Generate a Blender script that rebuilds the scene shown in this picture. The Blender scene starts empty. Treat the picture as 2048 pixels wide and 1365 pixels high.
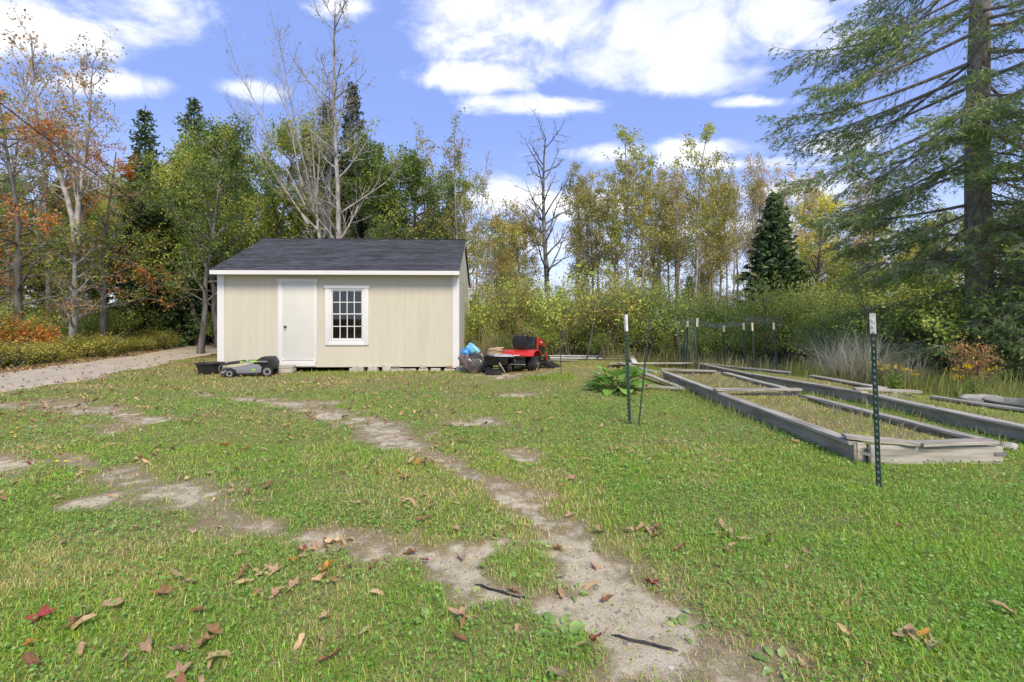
import bpy, bmesh, math, random
import numpy as np
from mathutils import Vector, Matrix, Euler

random.seed(11)
rng = np.random.default_rng(11)
scene = bpy.context.scene
col = scene.collection
R = math.radians

# ---------------------------------------------------------------- camera, sky, sun, exposure
FPX, CX, HY, CH = 967.0, 1024.0, 635.0, 1.45      # focal length in photo px, centre, horizon row, eye height
cam_d = bpy.data.cameras.new('camera')
cam = bpy.data.objects.new('camera', cam_d); col.objects.link(cam)
cam.location = (0, 0, CH); cam.rotation_euler = (R(90), 0, 0)
cam_d.sensor_width = 36; cam_d.lens = 36 * FPX / 2048; cam_d.shift_y = (HY - 682.5) / 2048
cam_d.clip_start = 0.05; cam_d.clip_end = 3000
scene.camera = cam

SUN_TO = Vector((0.36, -0.85, 1.0)).normalized()
SUN_EL = math.asin(SUN_TO.z); SUN_AZ = math.atan2(SUN_TO.x, SUN_TO.y)
EXPOSURE = 0.84
SUN_STRENGTH, SUN_ANGLE = 2.35, 22.0
SKY_STRENGTH = 0.115
sun_d = bpy.data.lights.new('sun', 'SUN'); sun_d.energy = SUN_STRENGTH; sun_d.angle = R(SUN_ANGLE); sun_d.color = (1.0, 0.87, 0.64)
sun = bpy.data.objects.new('sun', sun_d); col.objects.link(sun)
sun.rotation_euler = SUN_TO.to_track_quat('Z', 'Y').to_euler(); sun.location = (8, -12, 14)

class NT:
    """small node-tree writer"""
    def __init__(s, tree): s.t = tree; s.n = tree.nodes; s.l = tree.links
    def new(s, kind, **kw):
        n = s.n.new(kind)
        for k, v in kw.items(): setattr(n, k, v)
        return n
    def put(s, sock, v):
        if hasattr(v, 'is_linked') or hasattr(v, 'links'): s.l.new(v, sock)
        else: sock.default_value = v
    def math(s, op, a, b=0.0, clamp=False):
        n = s.new('ShaderNodeMath', operation=op); n.use_clamp = clamp
        s.put(n.inputs[0], a); s.put(n.inputs[1], b); return n.outputs[0]
    def vmath(s, op, a, b=None, out=0):
        n = s.new('ShaderNodeVectorMath', operation=op); s.put(n.inputs[0], a)
        if b is not None: s.put(n.inputs[1], b)
        return n.outputs[out]
    def noise(s, vec, scale, detail=4, rough=0.55, dist=0.0):
        n = s.new('ShaderNodeTexNoise'); 
        if vec is not None: s.l.new(vec, n.inputs['Vector'])
        n.inputs['Scale'].default_value = scale; n.inputs['Detail'].default_value = detail
        n.inputs['Roughness'].default_value = rough; n.inputs['Distortion'].default_value = dist
        return n.outputs['Fac']
    def mix(s, f, a, b, blend='MIX'):
        n = s.new('ShaderNodeMix', data_type='RGBA', blend_type=blend)
        s.put(n.inputs[0], f); s.put(n.inputs[6], a); s.put(n.inputs[7], b); return n.outputs[2]
    def ramp(s, f, stops):
        n = s.new('ShaderNodeMapRange', interpolation_type='SMOOTHSTEP'); n.clamp = True
        s.put(n.inputs[0], f); n.inputs[1].default_value = stops[0]; n.inputs[2].default_value = stops[1]
        n.inputs[3].default_value = stops[2] if len(stops) > 2 else 0; n.inputs[4].default_value = stops[3] if len(stops) > 2 else 1
        return n.outputs[0]

def c4(c): return (c[0], c[1], c[2], 1.0)

world = bpy.data.worlds.new('World'); scene.world = world; world.use_nodes = True
w = NT(world.node_tree); w.n.clear()
tc = w.new('ShaderNodeTexCoord'); D = tc.outputs['Generated']
sky = w.new('ShaderNodeTexSky', sky_type='NISHITA'); sky.sun_disc = False
sky.sun_elevation = SUN_EL; sky.sun_rotation = SUN_AZ; sky.altitude = 100; sky.air_density = 1.0; sky.dust_density = 0.6; sky.ozone_density = 2.0
sep = w.new('ShaderNodeSeparateXYZ'); w.l.new(D, sep.inputs[0])
zz = w.math('MAXIMUM', sep.outputs[2], 0.0)
zden = w.math('ADD', zz, 0.03)
cu = w.math('DIVIDE', sep.outputs[0], zden); cv = w.math('DIVIDE', w.math('ABSOLUTE', sep.outputs[1]), zden)
cmb = w.new('ShaderNodeCombineXYZ'); w.l.new(cu, cmb.inputs[0]); w.l.new(cv, cmb.inputs[1])
P = cmb.outputs[0]
n1 = w.noise(w.vmath('MULTIPLY', D, (1.0, 1.0, 1.7)), 6.5, 9, 0.60, 0.3)
n2 = w.noise(P, 0.55, 3, 0.5)
# cumulus cells overhead: a few seen in the photo plus the same scattered everywhere else
blobs = [(0.14, 1.52, 0.46, 0.34), (0.56, 1.60, 0.56, 0.32), (0.36, 1.78, 0.34, 0.20), (0.66, 1.86, 0.38, 0.16), (-0.12, 1.88, 0.28, 0.12), (0.12, 2.12, 0.30, 0.10),
         (0.55, 2.68, 0.36, 0.20), (1.0, 2.62, 0.42, 0.20), (1.25, 2.85, 0.42, 0.16), (-1.62, 1.55, 0.62, 0.20), (-1.62, 1.92, 0.30, 0.14), (-1.1, 1.95, 0.14, 0.10),
         (0.2, 3.7, 0.85, 0.55), (0.75, 3.9, 0.7, 0.5), (1.9, 3.4, 0.6, 0.35), (1.05, 2.08, 0.16, 0.07), (1.75, 2.5, 0.25, 0.15), (-0.5, 1.48, 0.12, 0.07), (2.3, 4.4, 1.0, 0.6), (-2.3, 4.6, 1.0, 0.5), (-0.1, 5.6, 1.4, 0.9)]
field = None
for (bu, bv, ru, rv) in blobs:
    d = w.vmath('SUBTRACT', P, (bu, bv, 0)); d = w.vmath('MULTIPLY', d, (1 / ru, 1 / rv, 0))
    ln = w.vmath('LENGTH', d, out=1); g = w.math('SUBTRACT', 1.15, ln)
    field = g if field is None else w.math('MAXIMUM', field, g)
field = w.math('MAXIMUM', field, -0.9)
wide = w.math('MULTIPLY', w.math('SUBTRACT', n2, 0.80), 5.0)          # cover away from those cells
field = w.math('MAXIMUM', field, wide)
dens = w.math('ADD', field, w.math('MULTIPLY', w.math('SUBTRACT', n1, 0.5), 3.4))
cov = w.math('MULTIPLY', w.ramp(dens, (-0.05, 1.0)), 0.95)
cov = w.math('MULTIPLY', cov, w.ramp(sep.outputs[2], (0.0, 0.09)))
shade = w.noise(w.vmath('MULTIPLY', D, (1.0, 1.0, 1.8)), 5.0, 6, 0.55)
ccol = w.mix(w.ramp(shade, (0.40, 0.62)), c4((4.7, 5.0, 5.6)), c4((6.5, 6.5, 6.6)))
tint = w.mix(1.0, sky.outputs[0], c4((0.93, 0.90, 1.20)), 'MULTIPLY')
low = w.ramp(sep.outputs[2], (0.0, 0.42))
tint = w.mix(w.math('MULTIPLY', w.math('SUBTRACT', 1.0, low), 0.80), tint, c4((4.3, 4.8, 6.0)))
tint = w.mix(w.math('MULTIPLY', low, 0.75), tint, c4((1.60, 2.32, 4.85)))
skyc = w.mix(cov, tint, ccol)
bg = w.new('ShaderNodeBackground'); w.l.new(skyc, bg.inputs[0]); bg.inputs[1].default_value = SKY_STRENGTH
wo = w.new('ShaderNodeOutputWorld'); w.l.new(bg.outputs[0], wo.inputs[0])

vs = scene.view_settings
vs.view_transform = 'Standard'; vs.look = 'None'; vs.exposure = EXPOSURE; vs.gamma = 1.0; vs.use_curve_mapping = False
cy = scene.cycles
cy.max_bounces = 6; cy.diffuse_bounces = 3; cy.glossy_bounces = 3; cy.transmission_bounces = 4; cy.transparent_max_bounces = 8
cy.use_denoising = True; cy.caustics_reflective = False; cy.caustics_refractive = False

# ---------------------------------------------------------------- helpers
def at(x, y, Y): return Vector(((x - CX) * Y / FPX, Y, CH + (HY - y) * Y / FPX))
def gp(x, y):
    Y = CH * FPX / (y - HY); return ((x - CX) * Y / FPX, Y)

def hash2(i, j, s):
    n = (i.astype(np.int64) * 374761393 + j.astype(np.int64) * 668265263 + s * 974711) & 0x7fffffff
    n = ((n ^ (n >> 13)) * 1274126177) & 0x7fffffff
    return ((n ^ (n >> 16)) & 0xffff) / 65535.0
def vnoise(x, y, s=0):
    x = np.asarray(x, float); y = np.asarray(y, float)
    i = np.floor(x); j = np.floor(y); fx = x - i; fy = y - j
    fx = fx * fx * (3 - 2 * fx); fy = fy * fy * (3 - 2 * fy)
    a = hash2(i, j, s); b = hash2(i + 1, j, s); c = hash2(i, j + 1, s); d = hash2(i + 1, j + 1, s)
    return (a * (1 - fx) + b * fx) * (1 - fy) + (c * (1 - fx) + d * fx) * fy
def fbm(x, y, s=0, o=4):
    t = 0; a = 0.5; f = 1.0
    for k in range(o): t = t + a * vnoise(np.asarray(x) * f, np.asarray(y) * f, s + k * 17); a *= .5; f *= 2.03
    return t / (1 - .5 ** o)
def sstep(a, b, v):
    t = np.clip((v - a) / (b - a), 0, 1); return t * t * (3 - 2 * t)
def polydist(x, y, pts):
    """distance to a polyline and the interpolated third value"""
    best = np.full(np.shape(x), 1e9); val = np.zeros(np.shape(x))
    for p, q in zip(pts[:-1], pts[1:]):
        dx, dy = q[0] - p[0], q[1] - p[1]; L = dx * dx + dy * dy
        t = np.clip(((x - p[0]) * dx + (y - p[1]) * dy) / L, 0, 1)
        d = np.hypot(x - p[0] - t * dx, y - p[1] - t * dy)
        v = p[2] + t * (q[2] - p[2]); m = d < best
        best = np.where(m, d, best); val = np.where(m, v, val)
    return best, val

# ---------------------------------------------------------------- terrain functions
ROAD = [(-13.5, -6, 1.6), (-12.3, 3, 1.6), (-11.4, 8, 1.6), (-11.3, 11, 1.55), (-12.1, 14.2, 1.5), (-13.1, 18.5, 1.5), (-14.8, 23.5, 1.5), (-18, 31, 1.5)]
def G3(x, y, wd): g = gp(x, y); return (g[0], g[1], wd)
TRACKS = [
    [G3(400, 786, .12), G3(520, 800, .25), G3(640, 818, .40), G3(740, 855, .36), G3(800, 885, .24), G3(890, 922, .13)],
    [G3(890, 922, .13), G3(960, 960, .10), G3(1035, 1000, .20), G3(1060, 1030, .20), G3(1130, 1085, .12), G3(1190, 1140, .22), G3(1240, 1190, .30), G3(1300, 1240, .27), G3(1360, 1310, .28), G3(1470, 1380, .32), (0.9, 1.2, .3)],
    [G3(110, 905, .10), G3(200, 935, .15), G3(290, 965, .17), G3(350, 990, .22), G3(420, 1012, .20), G3(480, 1045, .19), G3(560, 1065, .15), G3(640, 1082, .14), G3(720, 1090, .13), G3(800, 1102, .16), G3(930, 1150, .15), G3(1010, 1195, .17), G3(1150, 1240, .12), G3(1250, 1290, .10), G3(1330, 1330, .24), G3(1480, 1372, .25), (0.6, 1.1, .2)],
    [G3(20, 812, .3), G3(120, 808, .35), G3(200, 818, .3), G3(260, 835, .15)],
    [G3(215, 850, .2), G3(250, 858, .25)], [G3(270, 838, .2), G3(320, 842, .2)], [G3(-60, 935, .3), G3(25, 930, .28)], [G3(140, 1003, .12), G3(200, 998, .12)],
    [G3(1020, 788, .3), G3(1050, 790, .3)], [G3(930, 845, .2), G3(965, 842, .2)], [G3(1030, 900, .12), G3(1050, 915, .12)],
    [G3(1020, 1080, .1), G3(900, 1120, .15)], [G3(1010, 752, .5), G3(1060, 752, .5)]]
BEDS = [[(3.50, 4.85), (4.84, 4.85), (4.80, 8.1), (4.82, 11.2), (3.54, 11.2), (3.50, 8.1)],
        [(5.92, 5.4), (7.3, 6.2), (6.85, 8.5), (6.45, 11.0), (5.25, 12.9), (5.42, 10.6), (5.9, 8.0)],
        [(0.7, 14.4), (3.4, 13.2), (3.7, 15.2), (0.7, 15.25)]]
def inpoly(x, y, poly):
    r = np.zeros(np.shape(x), bool); n = len(poly)
    for i in range(n):
        (x1, y1), (x2, y2) = poly[i], poly[(i + 1) % n]
        c = ((y1 > y) != (y2 > y)) & (x < (x2 - x1) * (y - y1) / ((y2 - y1) or 1e-9) + x1); r ^= c
    return r
def bare(x, y):
    m = np.zeros(np.shape(x)); nz = fbm(x * 3.3, y * 3.3, 5, 4) - .5; n2 = fbm(x * 1.1, y * 1.1, 9, 3) - .5
    for t in TRACKS:
        d, wv = polydist(x, y, t)
        m = np.maximum(m, sstep(-1.0, 1.15, 1 - d / np.maximum(wv, .05) + nz * 3.2 + n2 * 1.0 + (fbm(x * 11, y * 11, 19, 3) - .5) * 1.6 - .1))
    patch = sstep(.36, .60, fbm(x * 1.9, y * 1.9, 15, 4))
    return m * (.62 + .38 * patch)
def road_m(x, y):
    d, wv = polydist(x, y, ROAD); return d, wv
def inbed(x, y):
    r = np.zeros(np.shape(x), bool)
    for b in BEDS: r |= inpoly(x, y, b)
    return r
def woods(x, y):
    """0 on the lawn, 1 on the forest floor"""
    d, wv = road_m(x, y); left = sstep(.2, 1.0, np.where(x < -10.8, d - wv, -1) * ((x < -9) & (x < -11.5 - np.maximum(0, y - 12) * .2)))
    back = sstep(16.5, 18.5, y + (fbm(x * .5, y * .5, 3) - .5) * 2) * (x > -12)
    side = sstep(0, 1.2, x - (7.3 + np.maximum(0, 7 - y) * .8)) * (y > 5) + sstep(13.2, 14.5, y) * (x > 4.2)
    return np.clip(left + back + side, 0, 1)
def height(x, y):
    x = np.asarray(x, float); y = np.asarray(y, float)
    h = .05 * (fbm(x * .35, y * .35, 21, 3) - .5) + .03 * (fbm(x * 1.7, y * 1.7, 22, 3) - .5)
    h = h - .018 * bare(x, y) + .06 * np.exp(-((x - 1.6) ** 2 / 2.2 + (y - 12.6) ** 2 / 1.2)) * 2
    h = np.where(inbed(x, y), .13 + .05 * (fbm(x * 2.2, y * 2.2, 31) - .5), h)
    dd = np.hypot(x, y); h = h + np.where(y > 22, .012 * (y - 22), 0) + np.where(dd > 90, -.0 * dd, 0)
    return h
def hz(x, y): return float(height(np.array([x]), np.array([y]))[0])

# ---------------------------------------------------------------- materials
MATS = {}
def material(name, base, rough=.6, var=.15, scale=6.0, bump=0.0, bscale=40.0, metal=0.0, second=None, stretch=(1, 1, 1), rnd=0.0, spec=.4, grime=None):
    m = bpy.data.materials.new(name); m.use_nodes = True; t = NT(m.node_tree); t.n.clear()
    tcn = t.new('ShaderNodeTexCoord'); v = t.vmath('MULTIPLY', tcn.outputs['Object'], stretch)
    oi = t.new('ShaderNodeObjectInfo')
    v2 = t.vmath('ADD', v, t.vmath('MULTIPLY', (17.0, 31.0, 7.0), w_rand(t, oi)))
    f = t.noise(v2, scale, 6, .6)
    b2 = second if second else tuple(x * (1 - var) for x in base)
    b1 = base if second else tuple(min(1, x * (1 + var)) for x in base)
    c = t.mix(t.ramp(f, (.34, .66)), c4(b2), c4(b1))
    if rnd:
        k = t.math('ADD', 1 - rnd, t.math('MULTIPLY', oi.outputs['Random'], 2 * rnd))
        cc = t.new('ShaderNodeCombineXYZ'); [t.l.new(k, cc.inputs[i]) for i in range(3)]
        c = t.mix(1.0, c, cc.outputs[0], 'MULTIPLY')
    if grime:
        g = t.ramp(t.noise(v2, grime[1], 5, .65), (.5, .72)); c = t.mix(t.math('MULTIPLY', g, grime[2]), c, c4(grime[0]))
    p = t.new('ShaderNodeBsdfPrincipled'); t.l.new(c, p.inputs['Base Color']); p.inputs['Roughness'].default_value = rough
    p.inputs['Metallic'].default_value = metal; p.inputs['Specular IOR Level'].default_value = spec
    if bump:
        bn = t.new('ShaderNodeBump'); bn.inputs['Strength'].default_value = bump; bn.inputs['Distance'].default_value = .01
        t.l.new(t.noise(v2, bscale, 5, .6), bn.inputs['Height']); t.l.new(bn.outputs[0], p.inputs['Normal'])
    o = t.new('ShaderNodeOutputMaterial'); t.l.new(p.outputs[0], o.inputs[0]); MATS[name] = m; return m
def w_rand(t, oi):
    c = t.new('ShaderNodeCombineXYZ'); [t.l.new(oi.outputs['Random'], c.inputs[i]) for i in range(3)]; return c.outputs[0]

def leaf_material(name, trans=.3, rough=.55, jitter=.18, fallback=(.1, .14, .03)):
    m = bpy.data.materials.new(name); m.use_nodes = True; t = NT(m.node_tree); t.n.clear()
    a = t.new('ShaderNodeAttribute', attribute_name='col'); oi = t.new('ShaderNodeObjectInfo')
    k = t.math('ADD', 1 - jitter, t.math('MULTIPLY', oi.outputs['Random'], 2 * jitter))
    cc = t.new('ShaderNodeCombineXYZ'); [t.l.new(k, cc.inputs[i]) for i in range(3)]
    c = t.mix(1.0, a.outputs['Color'], cc.outputs[0], 'MULTIPLY')
    p = t.new('ShaderNodeBsdfPrincipled'); t.l.new(c, p.inputs['Base Color']); p.inputs['Roughness'].default_value = rough; p.inputs['Specular IOR Level'].default_value = .25
    tr = t.new('ShaderNodeBsdfTranslucent'); t.l.new(c, tr.inputs[0])
    mx = t.new('ShaderNodeMixShader'); mx.inputs[0].default_value = trans
    t.l.new(p.outputs[0], mx.inputs[1]); t.l.new(tr.outputs[0], mx.inputs[2])
    o = t.new('ShaderNodeOutputMaterial'); t.l.new(mx.outputs[0], o.inputs[0]); MATS[name] = m; return m

M = MATS
leaf_material('leaf', .42); leaf_material('needle', .2, .5); leaf_material('grass', .42, .5, 0); leaf_material('dry_leaf', .15, .7, .12)
material('bark_grey', (.23, .215, .19), .9, .35, 7, .6, 30, second=(.10, .092, .08), stretch=(1, 1, .25))
material('bark_pale', (.46, .44, .40), .85, .3, 5, .5, 25, second=(.20, .19, .17), stretch=(1, 1, .6))
material('bark_birch', (.62, .60, .56), .8, .3, 4, .4, 25, second=(.07, .065, .06), stretch=(.6, .6, 2.4))
material('bark_dead', (.24, .23, .215), .85, .3, 3.2, .5, 25, second=(.035, .031, .028), stretch=(.8, .8, 1.2))
material('bark_dark', (.085, .075, .062), .95, .4, 8, .6, 30, second=(.045, .04, .034), stretch=(1, 1, .3))
material('bark_spruce', (.40, .37, .33), .95, .4, 14, .9, 40, second=(.20, .18, .155), stretch=(1, 1, .55))
material('siding', (.605, .565, .455), .75, .03, 3, .15, 60, stretch=(1, 1, .15), grime=((.50, .45, .355), 1.4, .42))
material('white_paint', (.74, .74, .73), .55, .02, 3, .05, 40, grime=((.62, .60, .56), 2.5, .25))
material('door_paint', (.665, .66, .61), .5, .02, 2, .0, 40, grime=((.6, .54, .44), 3.0, .22))
material('soffit', (.55, .50, .41), .8, .05)
material('shingle', (.085, .089, .098), .92, .3, 3.0, .6, 160, second=(.036, .039, .045), rnd=.26, spec=.25, stretch=(1.0, 5.0, 1.0))
material('deck_wood', (.10, .09, .08), .9)
material('interior', (.16, .13, .10), .9, .2)
material('brass', (.12, .09, .06), .35, .1, metal=.9)
material('concrete', (.50, .47, .41), .92, .2, 9, .6, 50, grime=((.28, .24, .18), 5, .6), rnd=.12)
material('brick_red', (.42, .27, .20), .92, .2, 9, .6, 50)
material('old_wood', (.51, .475, .415), .9, .3, 9, .6, 60, second=(.25, .225, .185), stretch=(.22, 3.2, 3.2), rnd=.12, spec=.15)
material('bed_side', (.37, .335, .275), .9, .25, 6, .4, 40, second=(.24, .21, .165), stretch=(.3, 2, 2), rnd=.08, spec=.15)
material('board_white', (.66, .65, .62), .85, .12, 7, .3, 50, stretch=(.3, 2, 2))
material('post_green', (.028, .060, .045), .55, .2, 14, .1, 60, grime=((.16, .09, .05), 9, .25))
material('post_white', (.76, .74, .68), .6, .08, 12, 0, 60, grime=((.32, .17, .08), 30, .5))
material('post_cream', (.72, .67, .50), .6, .08, 12, 0, 60, grime=((.42, .26, .12), 30, .35))
material('stud', (.20, .23, .20), .5)
material('wire', (.22, .24, .23), .4, .1, metal=.6)
material('red_paint', (.52, .028, .020), .32, .08, 4, grime=((.40, .05, .03), 4, .3), spec=.5)
material('black_plastic', (.018, .018, .020), .5, .15, 6, .1, 40, grime=((.07, .065, .055), 4, .5))
material('seat_vinyl', (.022, .023, .028), .42, .1)
material('rubber', (.022, .021, .020), .85, .2, 9, .4, 60, grime=((.10, .09, .07), 6, .5))
material('rim_grey', (.24, .24, .23), .5, .1, 6)
material('steel', (.40, .39, .37), .45, .15, 6, metal=.5)
material('mower_grey', (.21, .225, .25), .45, .08, 5, grime=((.30, .30, .27), 4, .4))
material('lime', (.30, .62, .03), .45, .05)
material('yellow_label', (.80, .62, .03), .5, .05)
material('soil', (.10, .075, .05), .95, .4, 20, .8, 40)
material('tub_black', (.030, .029, .028), .6, .2, 5, .1, 40, grime=((.12, .06, .045), 3, .55))
material('bag_brown', (.115, .075, .060), .28, .3, 5, .5, 18, second=(.04, .03, .028), spec=.6, grime=((.55, .53, .52), 3.2, .6))
material('bag_dark', (.075, .068, .064), .25, .3, 5, .5, 18, second=(.03, .028, .027), spec=.6, grime=((.50, .49, .46), 3.6, .55))
material('bag_blue', (.03, .24, .64), .35, .15, 5, .4, 18, spec=.5)
material('bag_cyan', (.16, .50, .66), .35, .15, 5, .4, 18, spec=.5, grime=((.35, .62, .55), 3, .5))
material('paper', (.52, .39, .25), .9, .12, 5, .3, 20, rnd=.12)
material('plastic_sheet', (.36, .36, .38), .3, .2, 6, .5, 14, spec=.6)
material('stone_white', (.42, .40, .355), .9, .2, 9, .6, 40)
material('galvanised', (.20, .21, .205), .6, .15, 4, .1, 20)
material('cable', (.02, .02, .02), .6)
material('orange_tool', (.75, .30, .02), .5); material('hose_green', (.03, .25, .16), .5); material('red_box', (.42, .03, .03), .5)
material('gravel', (.54, .475, .37), .95, .2, 3, .9, 120, second=(.41, .355, .265))
material('stem_dry', (.30, .24, .16), .9, .3, 8); material('stem_green', (.10, .13, .04), .8, .2, 8)

def glass():
    m = bpy.data.materials.new('window_glass'); m.use_nodes = True; t = NT(m.node_tree); t.n.clear()
    fr = t.new('ShaderNodeFresnel'); fr.inputs[0].default_value = 1.5
    a = t.new('ShaderNodeBsdfTransparent'); a.inputs[0].default_value = (.80, .84, .82, 1); b = t.new('ShaderNodeBsdfGlossy'); b.inputs['Roughness'].default_value = .02
    mx = t.new('ShaderNodeMixShader'); t.l.new(t.math('ADD', fr.outputs[0], .02), mx.inputs[0]); t.l.new(a.outputs[0], mx.inputs[1]); t.l.new(b.outputs[0], mx.inputs[2])
    o = t.new('ShaderNodeOutputMaterial'); t.l.new(mx.outputs[0], o.inputs[0]); MATS['glass'] = m
glass()

def ground_material():
    m = bpy.data.materials.new('lawn_soil'); m.use_nodes = True; t = NT(m.node_tree); t.n.clear()
    geo = t.new('ShaderNodeNewGeometry'); Pn = geo.outputs['Position']
    ab = t.new('ShaderNodeAttribute', attribute_name='bare').outputs['Fac']; aw = t.new('ShaderNodeAttribute', attribute_name='woods').outputs['Fac']
    n_f = t.noise(Pn, 60, 5, .65); n_m = t.noise(Pn, 9, 5, .6); n_l = t.noise(Pn, 1.3, 4, .55)
    thatch = t.mix(t.ramp(n_m, (.35, .65)), c4((.19, .22, .055)), c4((.30, .275, .105)))
    thatch = t.mix(t.math('MULTIPLY', t.ramp(n_f, (.40, .66)), .6), thatch, c4((.09, .12, .03)))
    thatch = t.mix(t.math('MULTIPLY', t.ramp(n_l, (.45, .7)), .5), thatch, c4((.21, .165, .085)))
    dirt = t.mix(t.ramp(n_m, (.3, .7)), c4((.46, .395, .262)), c4((.62, .55, .395)))
    dirt = t.mix(t.math('MULTIPLY', t.ramp(t.noise(Pn, 160, 3, .6), (.52, .68)), .7), dirt, c4((.30, .25, .17)))
    dirt = t.mix(t.math('MULTIPLY', t.ramp(t.noise(Pn, 210, 2, .5), (.60, .72)), .8), dirt, c4((.72, .68, .58)))
    litter = t.mix(t.ramp(t.noise(Pn, 22, 5, .7), (.38, .62)), c4((.065, .045, .026)), c4((.20, .125, .065)))
    litter = t.mix(t.ramp(n_l, (.45, .65)), litter, c4((.060, .065, .022)))
    edge = t.ramp(t.math('ADD', ab, t.math('MULTIPLY', t.math('SUBTRACT', n_m, .5), 1.1)), (.46, .92))
    c = t.mix(t.ramp(ab, (.05, .40)), thatch, t.mix(n_f, c4((.20, .155, .09)), c4((.36, .30, .19)))); c = t.mix(edge, c, dirt); c = t.mix(aw, c, litter)
    p = t.new('ShaderNodeBsdfPrincipled'); t.l.new(c, p.inputs['Base Color']); p.inputs['Roughness'].default_value = .95; p.inputs['Specular IOR Level'].default_value = .1
    bn = t.new('ShaderNodeBump'); bn.inputs['Strength'].default_value = .9; bn.inputs['Distance'].default_value = .012
    t.l.new(t.math('ADD', n_f, t.math('MULTIPLY', t.noise(Pn, 170, 3, .6), .6)), bn.inputs['Height']); t.l.new(bn.outputs[0], p.inputs['Normal'])
    o = t.new('ShaderNodeOutputMaterial'); t.l.new(p.outputs[0], o.inputs[0]); MATS['ground'] = m
ground_material()

# ---------------------------------------------------------------- object helpers
def tag(o, label=None, cat=None, group=None, kind=None):
    if label: o['label'] = label
    if cat: o['category'] = cat
    if group: o['group'] = group
    if kind: o['kind'] = kind
    return o
def empty(name, loc=(0, 0, 0), rz=0.0, label=None, cat=None, group=None):
    o = bpy.data.objects.new(name, None); col.objects.link(o); o.location = loc; o.rotation_euler = (0, 0, rz); o.empty_display_size = .2
    return tag(o, label, cat, group)
def place(name, me, parent=None, loc=(0, 0, 0), rot=(0, 0, 0), scale=(1, 1, 1)):
    o = bpy.data.objects.new(name, me); col.objects.link(o); o.parent = parent; o.location = loc; o.rotation_euler = rot; o.scale = scale; return o
def copy_tree(o, parent=None):
    c = o.copy(); col.objects.link(c); c.parent = parent
    for ch in o.children: copy_tree(ch, c)
    return c
def fast_mesh(name, V, Fq, mat, cols=None, smooth=False):
    """V (n,3), Fq list of (m,k) index arrays"""
    me = bpy.data.meshes.new(name); V = np.asarray(V, np.float32)
    if not isinstance(Fq, list): Fq = [Fq]
    Fq = [np.asarray(f, np.int32) for f in Fq if len(f)]
    me.vertices.add(len(V)); me.vertices.foreach_set('co', V.ravel())
    nl = sum(f.size for f in Fq); npg = sum(len(f) for f in Fq)
    me.loops.add(nl); me.loops.foreach_set('vertex_index', np.concatenate([f.ravel() for f in Fq]))
    tot = np.concatenate([np.full(len(f), f.shape[1], np.int32) for f in Fq]); st = np.concatenate([[0], np.cumsum(tot)[:-1]]).astype(np.int32)
    me.polygons.add(npg); me.polygons.foreach_set('loop_start', st); me.polygons.foreach_set('loop_total', tot)
    if smooth: me.polygons.foreach_set('use_smooth', np.ones(npg, bool))
    if cols is not None:
        a = me.color_attributes.new('col', 'FLOAT_COLOR', 'POINT'); cc = np.ones((len(V), 4), np.float32); cc[:, :3] = cols
        a.data.foreach_set('color', cc.ravel())
    if mat: me.materials.append(M[mat])
    me.update(calc_edges=True); return me

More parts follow.
